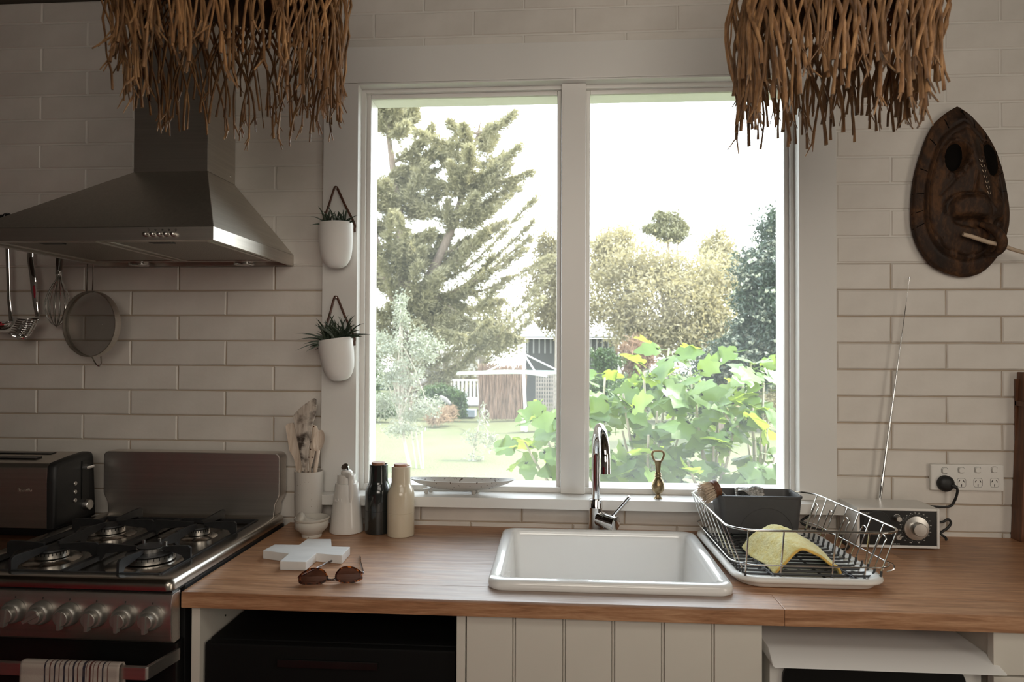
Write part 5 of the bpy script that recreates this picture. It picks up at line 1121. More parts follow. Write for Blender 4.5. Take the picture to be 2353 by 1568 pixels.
# ------------------------------------------------------------------ fringed pendant lamps
def pendant(cx, cy, r, zw, zb, label, seed, lampname='pendant_lamp'):
    rn = random.Random(seed); t = thing(lampname, (cx, cy, zb), label, 'pendant lamp', 'fringed fibre pendant lamps')
    zt = zw + .36
    def dome(z):            # radius of the woven bell at height z
        f = max(0., min(1., (zt - z) / (zt - zw))); return r * (.16 + .84 * math.sin(PI / 2 * min(1, f * 1.05)) ** .8) * .965
    NS = 84; b = MB(); pitch = 1.25
    paths = []
    for fam in (1, -1):
        for i in range(NS):
            a0 = 2 * PI * (i + .5 * (fam < 0)) / NS; pts = []
            for k in range(15):
                f = k / 14; z = zt + (zw - zt) * f; a = a0 + fam * pitch * f; rr = dome(z) + fam * .0016 * (1 if (k + i) % 2 else -1)
                pts.append(Vector((cx + rr * math.cos(a), cy + rr * math.sin(a), z)))
            wd = [.0022 + .0042 * min(1, dome(p.z) / r) for p in pts]
            vs = []; 
            for k, p in enumerate(pts):
                tg_ = (pts[min(k + 1, 14)] - pts[max(k - 1, 0)]).normalized(); out = Vector((p.x - cx, p.y - cy, 0)).normalized(); sd = tg_.cross(out).normalized()
                w_ = wd[k] * rn.uniform(.85, 1.1); vs += [p - sd * w_, p + out * .0016, p + sd * w_, p - out * .0012]
            fs = [(k * 4 + j, k * 4 + (j + 1) % 4, (k + 1) * 4 + (j + 1) % 4, (k + 1) * 4 + j) for k in range(14) for j in range(4)]
            b.add(vs, fs); paths.append((fam, a0 + fam * pitch, pts[-1]))
    stuff(b.build('woven_shade', M['weave'], t, smooth=60))
    MB().lathe([(dome(zt) + .004, 0), (dome(zt) + .004, .012), (.012, .016), (.006, .03)], 30, (cx, cy, zt - .004)).build('top_ring', M['weave'], t, smooth=50)
    MB().tube([(cx, cy, zt + .02), (cx, cy, CEIL - .02)], .0035, 8).build('flex', M['blackplastic'], t)
    MB().lathe([(.05, -.03), (.05, -.004), (.045, -.001)], 30, (cx, cy, CEIL)).build('ceiling_rose', M['blackplastic'], t, smooth=40)
    MB().lathe([(.018, .07), (.02, .02), (.017, 0), (.001, 0)], 20, (cx, cy, zt - .09)).build('lamp_holder', M['blackplastic'], t, smooth=40)
    def strand(pts, r0, name='strand'):
        k = len(pts); rad = [r0 * (1.0 - .25 * i / (k - 1)) * rn.uniform(.78, 1.2) for i in range(k)]; rad[-1] *= 1.25
        b = MB(); b.tube(pts, rad, 5, flat=.62); b.build(name, M['fibre'], t, smooth=60, recalc=False)
        if name == 'strand' and rn.random() < .40:      # frayed end
            e = pts[-1]; d = (pts[-1] - pts[-2]).normalized(); b = MB()
            for _ in range(rn.randint(2, 3)): b.tube([e - d * .004, e + (d + Vector((rn.uniform(-.7, .7), rn.uniform(-.7, .7), rn.uniform(-.2, .2)))) * rn.uniform(.010, .028)], [r0 * .5, r0 * .28], 4)
            FR.append(b)
    FR = []
    for (fam, a, p0) in paths:      # every weaver runs on below the weave as a loose strand
        length = (zw - zb) * rn.uniform(.62, 1.0); tw = fam * rn.uniform(.22, .42) * min(1, length / .2); n_ = 10; pts = []; ph, ph2 = rn.uniform(0, 6), rn.uniform(0, 6); flare = rn.uniform(-.02, .025)
        clump = round(a / (2 * PI / 26)) * (2 * PI / 26) + rn.uniform(-.03, .03)
        for i in range(n_ + 1):
            f = i / n_; aa = a + tw * (1 - (1 - f) ** 1.6); aa = aa * (1 - .75 * f ** 1.5) + (clump + tw) * .75 * f ** 1.5
            rr = r * (.965 + .05 * math.sin(PI * min(1, f * 1.3))) + flare * f + .002 * math.sin(ph + f * 4)
            pts.append(Vector((cx + rr * math.cos(aa) + .0012 * math.sin(ph2 + f * 8), cy + rr * math.sin(aa), p0.z - length * f)))
        strand(pts, rn.uniform(.0030, .0050))
    for i in range(84):      # a shaggy outer layer knotted on higher up
        a = rn.uniform(0, 2 * PI); zs = zw + rn.uniform(.0, .22); ln = min(rn.uniform(.12, .26) + max(0, zs - zw) * .55, zs - zb - .01); n_ = 9; pts = []; ph = rn.uniform(0, 6); sw = rn.uniform(-.22, .22); r0 = dome(zs) + .004
        for k in range(n_ + 1):
            f = k / n_; rr = max(r0 + (r * 1.03 - r0) * min(1, f * 2.2), dome(zs - ln * f) + .008) + .022 * math.sin(PI * min(1, f * 1.1)) * rn.uniform(.8, 1.1) + .004 * math.sin(ph + 6 * f)
            aa = a + sw * f + .012 * math.sin(ph * 2 + 4 * f)
            pts.append(Vector((cx + rr * math.cos(aa), cy + rr * math.sin(aa), zs - ln * f)))
        strand(pts, rn.uniform(.0024, .0046))
    b = MB()
    for q in FR: b.add(q.v, q.f)
    stuff(b.build('frayed_ends', M['fibre'], t, smooth=0, recalc=False))
LA = P(533, 130, y=-.80); pendant(LA.x + .004, -.80, .182, P(533, 60, y=-.64).z, P(560, 325, y=-.64).z, 'shaggy woven fibre pendant lamp in front of the range hood', 11)
LB = P(1932, 130, y=-.70); pendant(LB.x - .016, -.70, .160, P(1932, 70, y=-.55).z, P(1932, 345, y=-.55).z, 'shaggy woven fibre pendant lamp near the carved mask', 23)
# ------------------------------------------------------------------ the garden outside
import numpy as np
rg_ = np.random.default_rng(5)
G = -.5
def lawn_mat():
    t = NT('sunlit_lawn'); v = t.coord(); a = t.noise(v, 1.2, 5, .6); f = t.noise(v, 26, 4, .7)
    c = t.ramp(f, [(.3, (.08, .095, .035)), (.55, (.14, .15, .07)), (.75, (.21, .195, .12))]); c2 = t.ramp(a, [(.35, (.15, .135, .075)), (.65, (.09, .115, .04))])
    t.l(t.mix(.4, c, c2), t.b.inputs['Base Color']); t.b.inputs['Roughness'].default_value = .9; t.bump(f, 1., .05); return t.m
struct(MB().grid(lambda u, v: (-30 + 64 * u, .16 + 60 * v, G + .10 * math.sin(u * 40) * math.sin(v * 30) * min(1, v * 8)), 60, 50).build('ground', lawn_mat(), recalc=False, smooth=80))
def mesh_np(name, V, Fc, m, parent):
    me = bpy.data.meshes.new(name); n = len(V); k = Fc.shape[1]; nf = len(Fc)
    if parent is not None: V = V - np.array(wloc(parent))
    me.vertices.add(n); me.vertices.foreach_set('co', V.astype(np.float32).ravel())
    me.loops.add(nf * k); me.loops.foreach_set('vertex_index', Fc.astype(np.int32).ravel())
    me.polygons.add(nf); me.polygons.foreach_set('loop_start', np.arange(0, nf * k, k, dtype=np.int32)); me.polygons.foreach_set('loop_total', np.full(nf, k, dtype=np.int32))
    me.materials.append(m); me.update(calc_edges=True); me.validate(); return link(name, me, parent)
def unit(a): return a / np.maximum(1e-9, np.linalg.norm(a, axis=1, keepdims=True))
def leaves(name, C, D, L, W_, m, parent, fold=.12):
    n = len(C); D = unit(D); S = unit(np.cross(D, rg_.normal(size=(n, 3)))); N = np.cross(S, D)
    L = np.asarray(L).reshape(-1, 1); W_ = np.asarray(W_).reshape(-1, 1)
    V = np.stack([C - D * L * .5, C + S * W_ * .5 + N * W_ * fold, C + D * L * .5, C - S * W_ * .5 + N * W_ * fold], 1).reshape(-1, 3)
    return stuff(mesh_np(name, V, np.arange(4 * n).reshape(n, 4), m, parent))
def crown_pts(blobs, per, sub=.34, ncl=26):
    out = []; nr = []
    for c, rad in blobs:
        c = np.array(c); rad = np.array(rad); k = unit(rg_.normal(size=(ncl, 3))); cl = c + k * rad * rg_.uniform(.45, 1., size=(ncl, 1))
        w_ = rg_.integers(0, ncl, per); p = cl[w_] + rg_.normal(size=(per, 3)) * rad * sub * .6; out.append(p); nr.append(p - c)
    return np.concatenate(out), np.concatenate(nr)
LM = {'cyp': leafmat('cypress_leaf', (.285, .265, .16), (.28, .26, .13), .55, .38), 'wattle': leafmat('wattle_leaf', (.30, .265, .155), (.33, .29, .14), .5, .4),
      'dark': leafmat('dark_leaf', (.045, .065, .045), (.05, .08, .03), .4, .25), 'olive': leafmat('olive_leaf', (.29, .305, .24), (.27, .29, .19), .35, .35),
      'hedge': leafmat('hedge_leaf', (.05, .085, .025), (.08, .14, .03), .4, .3), 'pine': leafmat('pine_needle', (.20, .19, .10), (.16, .16, .06), .6, .25), 'bud': leafmat('pale_bud', (.52, .54, .42), (.4, .42, .3), .7, .3),
      'straw': leafmat('dry_straw', (.33, .23, .15), (.3, .2, .12), .8, .3), 'rust': leafmat('rusty_frond', (.26, .17, .11), (.26, .16, .09), .7, .3)}
BK = mat('grey_bark', (.17, .13, .10), .85, var=.3, scale=6, stretch=(6, 6, 1), bump=.6, bscale=20, bdist=.02); BKP = mat('pale_bark', (.42, .37, .31), .8, var=.15, scale=10)
A3 = lambda p: np.array(p)
# big cypress: two leaders, limbs sweeping up to the right, drooping sprays
cy = thing('cypress_tree', P(930, 962, z=G), 'huge pale green cypress with upswept limbs filling the left pane', 'tree')
YC_ = 19.5
base = P(925, 965, z=G); base.y = YC_; base = P(925, 960, y=YC_); base.z = G
ldr = [[base, P(930, 800, y=YC_), P(930, 640, y=YC_), P(915, 480, y=YC_), P(895, 330, y=YC_), P(882, 235, y=YC_)],
       [P(932, 720, y=YC_), P(985, 640, y=YC_ - .3), P(1040, 520, y=YC_ - .3), P(1072, 410, y=YC_ - .2), P(1092, 330, y=YC_ - .2), P(1106, 274, y=YC_ - .2)],
       [P(932, 760, y=YC_), P(890, 640, y=YC_ - .5), P(850, 500, y=YC_ - .5), P(820, 400, y=YC_)]]
tb = MB()
for l, r0 in zip(ldr, (.34, .20, .20)):
    s = smoothpath(l, 4); tb.tube(s, [r0 * (1 - .93 * i / (len(s) - 1)) for i in range(len(s))], 8)
limbs = []
def limb(a, e, sag=.25): limbs.append((Vector(a), Vector(e), sag))
tips = [(1190, 335, 1), (1216, 394, 1), (1168, 380, 1), (1228, 456, 1), (1190, 430, 1), (1221, 512, 1), (1216, 545, 1), (1200, 575, 1), (1262, 590, 1), (1248, 640, 0), (1238, 690, 0), (1215, 735, 0), (1190, 775, 0), (1150, 790, 0), (1100, 800, 0),
        (1130, 400, 1), (1060, 395, 1), (1120, 330, 1), (1078, 340, 1), (1040, 318, 0), (1028, 345, 0), (990, 292, 0), (960, 300, 0), (930, 285, 0), (1000, 350, 0), (860, 270, 0), (850, 330, 0), (838, 300, 0), (835, 400, 0), (1010, 420, 0), (1030, 470, 0), (980, 480, 0), (1010, 540, 0), (1050, 600, 0), (1000, 640, 0),
        (1060, 700, 0), (1010, 730, 0), (960, 740, 0), (900, 700, 0), (860, 640, 0), (840, 560, 0), (850, 470, 0), (880, 520, 0), (930, 560, 0), (870, 760, 0), (920, 790, 0), (1000, 790, 0), (1060, 770, 0), (1120, 740, 0), (1150, 690, 0), (1160, 640, 0), (1130, 590, 0), (1100, 540, 0), (1120, 480, 1), (1090, 450, 1), (840, 700, 0)]
for x, y, k in tips:
    l = ldr[1] if k else ldr[R.choice((0, 0, 2)) if x < 960 else R.choice((0, 1))]; s = smoothpath(l, 6)
    e = P(x, y, y=YC_ + R.uniform(-2.0, 1.2)); cand = min(s, key=lambda p: abs((e - p).length - max(.8, abs(e.x - p.x) * 1.25)) + (0 if p.z < e.z + .2 else 5) + R.random() * .4)
    limb(cand, e)
for _ in range(84):
    l = smoothpath(ldr[R.choice((0, 0, 1, 2))], 6); p = l[R.randint(6, len(l) - 3)]; f = 1 - l.index(p) / len(l); L = .7 + 2.6 * f * R.uniform(.5, 1)
    a = R.uniform(0, 2 * PI); limb(p, p + Vector((math.cos(a) * L, math.sin(a) * L * .8, L * R.uniform(.25, .7))))
Cs, Ds, Ls, Ws = [], [], [], []
for a, e, sag in limbs:
    L = (e - a).length; mid = a.lerp(e, .5) - Vector((0, 0, sag * L * .35)); s = smoothpath([a, mid, e], 9)
    tb.tube(s, [max(.012, .05 * (1 - i / len(s))) for i in range(len(s))], 5)
    for i, p in enumerate(s):
        f = i / (len(s) - 1)
        if f < .18: continue
        t_ = (s[min(i + 1, len(s) - 1)] - s[i - 1]).normalized(); nsp = 13
        for _ in range(nsp):
            sd = Vector((R.uniform(-1, 1), R.uniform(-1, 1), R.uniform(-.75, .45))).normalized(); d = (t_ * R.uniform(.5, 1.1) + sd * .75).normalized(); sl_ = (.42 * (1 - f) + .20) * R.uniform(.6, 1.2)
            q = p + t_ * R.uniform(-.14, .14)
            for k in range(11):
                u = (k + R.random()) / 11; Cs.append(q + d * sl_ * u + Vector((R.gauss(0, .025), R.gauss(0, .03), R.gauss(0, .025) - .10 * u * u))); Ds.append(d + Vector((R.gauss(0, .45), R.gauss(0, .45), R.gauss(0, .4) + .1))); Ls.append(R.uniform(.10, .22)); Ws.append(R.uniform(.020, .036))
tb.build('trunk', BK, cy, smooth=60, recalc=False)
leaves('foliage', np.array(Cs), np.array(Ds), Ls, Ws, LM['cyp'], cy)
def tree(name, blobs, n, ls, lw, m, label, trunk=None, r0=.1, extra=None, sub=.34, droop=0., cat='tree', ncl=26, group=None, spread=1.):
    c0 = np.mean([A3(b[0]) for b in blobs], axis=0)
    if trunk: trunk = [Vector((trunk[0].x, trunk[0].y, G - .02))] + ([trunk[0]] if trunk[0].z > G + .6 else []) + list(trunk[1:])
    t = thing(name, (trunk[0] if trunk else Vector((c0[0], c0[1], G))), label, cat, group)
    C, N = crown_pts(blobs, n // len(blobs), sub, ncl); k = C[:, 2] > G + .03; C, N = C[k], N[k]
    D = unit(N) * .5 + rg_.normal(size=C.shape) * spread; D[:, 2] -= droop
    leaves('foliage', C, D, rg_.uniform(ls * .7, ls * 1.2, len(C)), rg_.uniform(lw * .7, lw * 1.2, len(C)), m, t)
    if trunk:
        b = MB(); s = smoothpath(trunk, 4); b.tube(s, [r0 * (1 - .7 * i / (len(s) - 1)) for i in range(len(s))], 7)
        for bc, br in blobs:
            j = s[R.randint(len(s) // 3, len(s) - 1)]; e = Vector(bc); b.tube(smoothpath([j, j.lerp(e, .5) + Vector((0, 0, .12)), e], 4), [r0 * .4 * (1 - .75 * i / 8) for i in range(9)], 6)
        b.build('trunk', BKP if name in ('wattle_tree', 'olive_tree', 'sapling') else BK, t, smooth=60, recalc=False)
    if extra: extra(t, C)
    return t
def blob(px, py, y, rpx, rpy=None, rz=None):
    s_ = (y + CD) / F; return (P(px, py, y=y), (rpx * s_, (rz or rpx * .8) * s_, (rpy or rpx) * s_))
tree('wattle_tree', [blob(1395, 590, 23, 45, 60), blob(1440, 640, 22, 75, 75), blob(1420, 570, 23.5, 45, 50), blob(1500, 610, 22, 70, 60), blob(1520, 690, 21, 85, 70), blob(1590, 640, 22, 75, 65), blob(1400, 700, 21.5, 70, 60), blob(1600, 720, 21, 70, 55), blob(1460, 770, 21, 70, 45), blob(1560, 790, 21, 80, 45), blob(1650, 690, 22, 55, 70), blob(1640, 770, 21, 55, 50)], 42000, .17, .06, LM['wattle'],
     'broad pale yellow wattle tree in the middle of the right pane', [P(1560, 900, y=21.5), P(1530, 800, y=21.5), P(1525, 720, y=21.5), P(1540, 650, y=22)], .14, sub=.45)
tree('wattle_tree', [blob(1650, 570, 26, 40, 45), blob(1640, 620, 25.5, 55, 55), blob(1690, 640, 25.5, 45, 50)], 9000, .18, .06, LM['wattle'], 'yellow-green treetop rising behind the dark budded tree', [P(1655, 800, y=26), P(1652, 660, y=26)], .12, sub=.45)
tree('wattle_tree', [blob(1265, 590, 21.8, 40, 55, 14), blob(1262, 660, 21.8, 50, 60, 14), blob(1310, 620, 21.8, 50, 60, 14), blob(1270, 720, 21.8, 45, 40, 14)], 12000, .17, .06, LM['wattle'], 'thin yellow tree behind the centre post, right of the cypress', [P(1280, 800, y=21.8), P(1275, 650, y=21.8)], .12, sub=.45)
tree('scrub_tree', [blob(880, 800, 27, 60, 50), blob(960, 770, 27, 70, 50), blob(1050, 790, 27, 70, 45), blob(1140, 790, 27, 60, 45), blob(1010, 720, 27, 60, 50), blob(1120, 730, 27, 60, 50)], 15000, .2, .07, LM['cyp'], 'grey-green scrub tree behind the shed, under the cypress limbs', [P(1000, 900, y=27), P(1000, 760, y=27)], .14, sub=.45)
tree('pine_tree', [blob(1533, 512, 34, 40, 24), blob(1505, 528, 34, 26, 16), blob(1560, 528, 34, 26, 16), blob(1535, 545, 34, 42, 16), blob(1520, 500, 34, 18, 14)], 7000, .24, .06, LM['pine'], 'small flat-topped dark pine rising above the wattle', [P(1535, 800, y=34), P(1535, 530, y=34)], .22, sub=.4)
def buds(t, C):
    k = C[rg_.choice(len(C), 900)]; b = MB(); 
    V = []; 
    n = len(k); stuff(leaves('buds', np.repeat(k, 5, 0) + rg_.normal(size=(n * 5, 3)) * .02, rg_.normal(size=(n * 5, 3)), np.full(n * 5, .10), np.full(n * 5, .065), LM['bud'], t))
tree('budded_tree', [blob(1790, 530, 13, 45, 55), blob(1740, 620, 13, 50, 50), blob(1790, 640, 13, 60, 60), blob(1735, 690, 13, 50, 50), blob(1790, 730, 12.5, 60, 60), blob(1740, 760, 13, 50, 50), blob(1690, 810, 13, 55, 40), blob(1770, 810, 13, 60, 45), blob(1640, 850, 13.5, 50, 35), blob(1720, 870, 13.5, 60, 40), blob(1830, 600, 13, 60, 80)], 30000, .13, .035, LM['dark'],
     'dark tree covered in pale buds at the right edge of the window', [P(1652, 960, y=13.5), P(1655, 880, y=13.5), P(1700, 800, y=13.3), P(1770, 680, y=13)], .12, buds, sub=.42)
def stakes(t, C): pass
ot = tree('olive_tree', [blob(925, 720, 8.6, 26, 40), blob(880, 790, 8.6, 36, 30), blob(935, 790, 8.6, 50, 40), blob(985, 800, 8.6, 40, 30), blob(880, 860, 8.6, 38, 40), blob(940, 860, 8.6, 45, 35), blob(870, 930, 8.7, 36, 34), blob(935, 930, 8.6, 45, 38), blob(985, 940, 8.5, 34, 24), blob(925, 985, 8.6, 50, 20)], 9500, .060, .017, LM['olive'],
     'silvery young olive tree close to the left pane', [P(946, 1085, y=8.6), P(932, 1030, y=8.6), P(925, 980, y=8.6), P(915, 880, y=8.6), P(922, 700, y=8.6)], .030, sub=.40, ncl=16)
for x0, x1 in ((960, 945), (972, 955), (973, 969)):
    a, c = P(x0, 1100, y=8.5), P(x1, 992, y=8.5); a.z = G - .05
    o = MB().tube([a, c], .012, 7).build('garden_stake', BKP); tag(o, {960: 'leftmost and most slanted of three thin stakes by the olive tree', 972: 'middle of three thin stakes beside the olive tree', 973: 'upright rightmost stake of three beside the olive tree'}[x0], 'stake', 'stakes by the olive tree')
tree('sapling', [blob(1110, 960, 9.4, 13, 28), blob(1085, 1010, 9.4, 20, 22), blob(1115, 1000, 9.4, 22, 22), blob(1090, 1050, 9.4, 22, 20), blob(1130, 1020, 9.4, 18, 22)], 620, .075, .02, LM['olive'], 'tiny sparse grey-leaved sapling on the lawn', [P(1088, 1100, y=9.4), P(1090, 1020, y=9.4), P(1112, 940, y=9.4)], .016, sub=.5, ncl=12)
tree('hedge', [blob(990, 903, 17, 24, 20), blob(1020, 908, 17, 28, 24), blob(1050, 920, 17, 24, 26), blob(1055, 945, 17, 18, 18)], 7000, .09, .04, LM['hedge'], 'clipped dark green bush in front of the deck railing', cat='shrub', sub=.35)
tree('dry_grass_clump', [blob(1005, 960, 15.5, 22, 16), blob(1030, 950, 16, 16, 12)], 2200, .26, .02, LM['straw'], 'clump of dry brown grass on the lawn edge', cat='grass', sub=.5)
tree('shrub', [blob(1390, 828, 18, 34, 24), blob(1440, 905, 16, 50, 40), blob(1400, 890, 17, 40, 30), blob(1520, 900, 16, 60, 40), blob(1600, 920, 16, 60, 45)], 14000, .10, .045, LM['hedge'], 'dark green thicket behind the fig leaves', cat='shrub', sub=.4)
tree('flax_bush', [blob(1465, 820, 19, 36, 30)], 2600, .45, .035, LM['rust'], 'rusty brown bush below the wattle tree', cat='shrub', sub=.5, droop=.5)
tree('shrub', [blob(1740, 930, 15, 60, 45), blob(1800, 900, 15, 50, 60), blob(1680, 950, 14.5, 40, 30)], 9000, .10, .04, LM['wattle'], 'pale bush below the dark budded tree', cat='shrub', sub=.4)
tree('shrub', [blob(860, 930, 16, 30, 30), blob(850, 870, 17, 26, 40), blob(890, 940, 16, 26, 18)], 7000, .09, .04, LM['hedge'], 'dark shrub behind the olive tree at the left jamb', cat='shrub', sub=.4)
# fig: stems and lobed leaves, each leaf a part
fg = thing('fig_tree', P(1500, 1260, y=2.5), 'leafy young fig tree with big bright lobed leaves close to the window', 'tree'); fg.location.z = G
FM = leafmat('fig_leaf', (.085, .155, .034), (.27, .36, .045), .36, .48, .2, 9.)
def fig_mesh(seed):
    r = random.Random(seed); out = []
    lob = [(0, .0, .10), (.10, -.02, .0), (.25, .05, 0), (.35, .22, 1), (.28, .34, 0), (.35, .48, 0), (.38, .66, 1), (.26, .66, 0), (.19, .74, 0), (.12, .92, 0), (0, 1.04, 1)]
    half = [(x * r.uniform(.9, 1.1), y + r.uniform(-.02, .02)) for x, y, _ in lob]; half[0] = (0, .06); half[-1] = (0, 1.04)
    vs = []; fs = []
    cup = r.uniform(-.25, .30); curl = r.uniform(.15, .55)
    def pt(x, y): return (x, y, -curl * (y - .3) ** 2 * .6 + cup * abs(x) - .25 * x * x + .02 * math.sin(y * 14) * (1 if x else 0))
    for x, y in half: vs.append(pt(0, .06 + (y - .06) * .98 if y > .06 else .06))
    n = len(half)
    for sgn in (1, -1):
        o = len(vs); m_ = [pt(sgn * x * .5, y * .97 + .02) for x, y in half]; e = [pt(sgn * x, y) for x, y in half]; vs += m_ + e
        for i in range(n - 1):
            q = [(i, o + i, o + i + 1, i + 1), (o + i, o + n + i, o + n + i + 1, o + i + 1)]
            fs += [f if sgn > 0 else f[::-1] for f in q]
    o = len(vs); w_ = .012; vs += [(-w_, -.34, -.02), (w_, -.34, -.02), (w_, .07, .0), (-w_, .07, .0)]; fs.append((o, o + 1, o + 2, o + 3))
    me = bpy.data.meshes.new('fig_leaf'); me.from_pydata(vs, [], fs); me.materials.append(FM)
    bm = bmesh.new(); bm.from_mesh(me); bmesh.ops.remove_doubles(bm, verts=bm.verts, dist=.0005); bm.to_mesh(me); bm.free()
    me.polygons.foreach_set('use_smooth', [True] * len(me.polygons)); return me
FL = [fig_mesh(i) for i in range(9)]
cl = [(1537, 800, 2.5, 9), (1480, 855, 2.3, 9), (1390, 868, 2.4, 7), (1432, 905, 2.2, 6), (1392, 930, 2.3, 7), (1585, 850, 2.6, 7), (1560, 885, 2.3, 8), (1725, 835, 2.4, 8), (1755, 880, 2.3, 8), (1705, 880, 2.6, 7), (1510, 945, 2.2, 8), (1600, 930, 2.3, 9), (1650, 925, 2.4, 8), (1765, 950, 2.3, 8), (1690, 960, 2.2, 8), (1430, 990, 2.3, 7), (1490, 1000, 2.1, 9), (1560, 1000, 2.4, 9), (1640, 1000, 2.2, 10), (1735, 1010, 2.3, 9), (1780, 1050, 2.2, 7),
      (1430, 1060, 2.2, 8), (1500, 1060, 2.3, 9), (1580, 1060, 2.1, 9), (1660, 1065, 2.3, 9), (1740, 1085, 2.2, 9), (1460, 1110, 2.2, 8), (1550, 1115, 2.3, 9), (1630, 1115, 2.2, 9), (1235, 935, 2.6, 6), (1262, 960, 2.5, 4), (1205, 1015, 2.3, 8), (1250, 1040, 2.4, 7), (1290, 1000, 2.5, 6), (1270, 1100, 2.3, 7), (1330, 960, 2.4, 6), (1340, 1050, 2.3, 7), (1690, 1120, 2.2, 8), (1390, 1115, 2.3, 7)]
hubs = [P(1490, 1130, y=2.35), P(1640, 1140, y=2.3), P(1360, 1180, y=2.4), P(1740, 1160, y=2.35)]
sb = MB(); gb = P(1500, 1300, y=2.5); gb.z = G
for h in hubs: sb.tube(smoothpath([Vector((gb.x + (h.x - gb.x) * .2, gb.y, G)), Vector((gb.x + (h.x - gb.x) * .6, gb.y, h.z * .4 + G * .6)), h], 5), [.028 - .0012 * i for i in range(11)], 8)
for x, y, d, n in cl:
    c = P(x, y, y=d); h = min(hubs, key=lambda q: abs(q.x - c.x) + .2 * abs(q.y - c.y)); k = h.lerp(c, .5) + Vector(((c.x - h.x) * .12, 0, -.04))
    sb.tube(smoothpath([h, k, c], 5), [.013 - .0007 * i for i in range(11)], 6)
    for i in range(n):
        a = 2.4 * i + R.uniform(-.4, .4); el_ = R.uniform(-.9, .6); d_ = Vector((math.cos(a), math.sin(a) * .9, el_)).normalized(); sz = R.uniform(.135, .215)
        Z_ = (Vector((R.gauss(.1, .6), R.gauss(-.55, .6), .9)) - d_ * .3).normalized(); Y_ = d_; X_ = Y_.cross(Z_)
        if X_.length < .1: continue
        X_.normalize(); Z_ = X_.cross(Y_)
        o = link('leaf', FL[R.randint(0, 8)], fg); pos = c + d_ * sz * .38 + Vector((R.gauss(0, .035), R.gauss(0, .05), R.gauss(-.03, .045))) - fg.location
        o.matrix_local = Matrix(((X_.x * sz, Y_.x * sz, Z_.x * sz, pos.x), (X_.y * sz, Y_.y * sz, Z_.y * sz, pos.y), (X_.z * sz, Y_.z * sz, Z_.z * sz, pos.z), (0, 0, 0, 1)))
sb.build('stems', BKP, fg, smooth=60, recalc=False)
# rotary clothesline
b0 = P(1209, 992, z=G); yl = b0.y; clt = thing('clothesline', b0, 'white rotary clothesline standing on the lawn', 'clothesline'); wp = mat('galvanised_white', (.70, .72, .72), .4)
hubz = P(1203, 857, y=yl).z; topz = P(1203, 813, y=yl).z; tp0 = P(1203, 857, y=yl)
MB().tube([(b0.x, yl, G), (tp0.x, yl, hubz)], .034, 10).build('post', wp, clt); MB().tube([(tp0.x, yl, hubz - .05), (tp0.x, yl, topz)], .026, 10).build('mast', wp, clt)
ends_ = []
for i in range(4):
    a = .36 + PI / 2 * i; L = 1.62; e = Vector((tp0.x + L * math.cos(a), yl + L * math.sin(a), hubz - .02)); ends_.append(e)
    am = MB().tube([(tp0.x, yl, hubz), e], .022, 8).build('arm', wp, clt)
    MB().tube([(tp0.x, yl, topz), Vector((tp0.x, yl, hubz)).lerp(e, .62)], .016, 7).build('brace', wp, am)
for k in (1.0, .84, .68, .52):
    q = [Vector((tp0.x, yl, hubz + .02)).lerp(e + Vector((0, 0, .04)), k) for e in ends_]; MB().tube(q + [q[0]], .005, 5).build('line', mat('line_green', (.45, .62, .52), .6), clt)
bn = thing('bench', P(1228, 990, z=G), 'small pale timber bench beside the clothesline post', 'bench'); bt = mat('weathered_timber', (.50, .42, .34), .8, var=.15, scale=6, stretch=(1, 8, 8)); bl_ = bn.location
for i in range(3): MB().box(bl_.x - .34, bl_.x + .34, bl_.y - .17 + i * .12, bl_.y - .06 + i * .12, G + .30, G + .335).build('slat', bt, bn)
for sx_ in (-.28, .28): MB().box(bl_.x + sx_ - .04, bl_.x + sx_ + .04, bl_.y - .14, bl_.y + .15, G, G + .299).build('leg', bt, bn)
# brush fence
y_ = 17.2; xa, xb = P(1102, 900, y=y_).x, P(1206, 900, y=y_).x; zt = P(1150, 846, y=y_).z
bf_ = thing('brush_fence', ((xa + xb) / 2, y_, G), 'brown brushwood fence panel behind the clothesline', 'fence'); bs = mat('brushwood', (.26, .18, .135), .85, var=.6, scale=9, stretch=(4, 1, .3))
b = MB()
for i in range(1500):
    x = R.uniform(xa, xb); yy = y_ + R.uniform(-.07, .07); h = zt + R.uniform(-.12, .14); z0 = G + R.uniform(-.05, .6) * (R.random() < .5); lean = R.gauss(0, .05)
    b.tube([(x, yy, max(G - .05, z0)), (x + lean, yy + R.gauss(0, .02), h if R.random() < .6 else R.uniform(.3, h))], [.008, .004], 3)
stuff(b.build('brushwood', bs, bf_, smooth=0, recalc=False))
for z in (G + .5, zt - .35): MB().tube([(xa, y_ + .10, z), (xb, y_ + .10, z)], .018, 6).build('rail', bs, bf_)
# deck with railing, pergola and pale shed at its left
y_ = 18.2; dk = thing('deck_railing', P(1075, 925, y=y_), 'white picket deck railing left of the brush fence', 'railing'); pw = mat('white_timber', (.66, .65, .62), .6, var=.06)
xa, xb = P(1040, 900, y=y_).x, P(1104, 900, y=y_).x; zr, zd = P(1070, 872, y=y_).z, P(1070, 922, y=y_).z
MB().box(xa, xb, y_ - .04, y_ + .04, zr - .05, zr).build('top_rail', pw, dk); MB().box(xa, xb, y_ - .05, y_ + 1.6, zd - .12, zd).build('deck_edge', pw, dk)
for i in range(7):
    x = xa + (xb - xa) * (i + .5) / 7; MB().box(x - .028, x + .028, y_ - .02, y_ + .02, zd, zr - .05).build('baluster', pw, dk)
MB().box(xa + .15, xb - .1, y_ - .55, y_ - .1, G, zd - .22).build('step', mat('blue_grey_step', (.25, .28, .32), .7), dk)
y_ = 20.2; sh_ = thing('garden_shed', P(1010, 930, y=y_), 'pale weatherboard shed with timber porch posts under the cypress', 'shed')
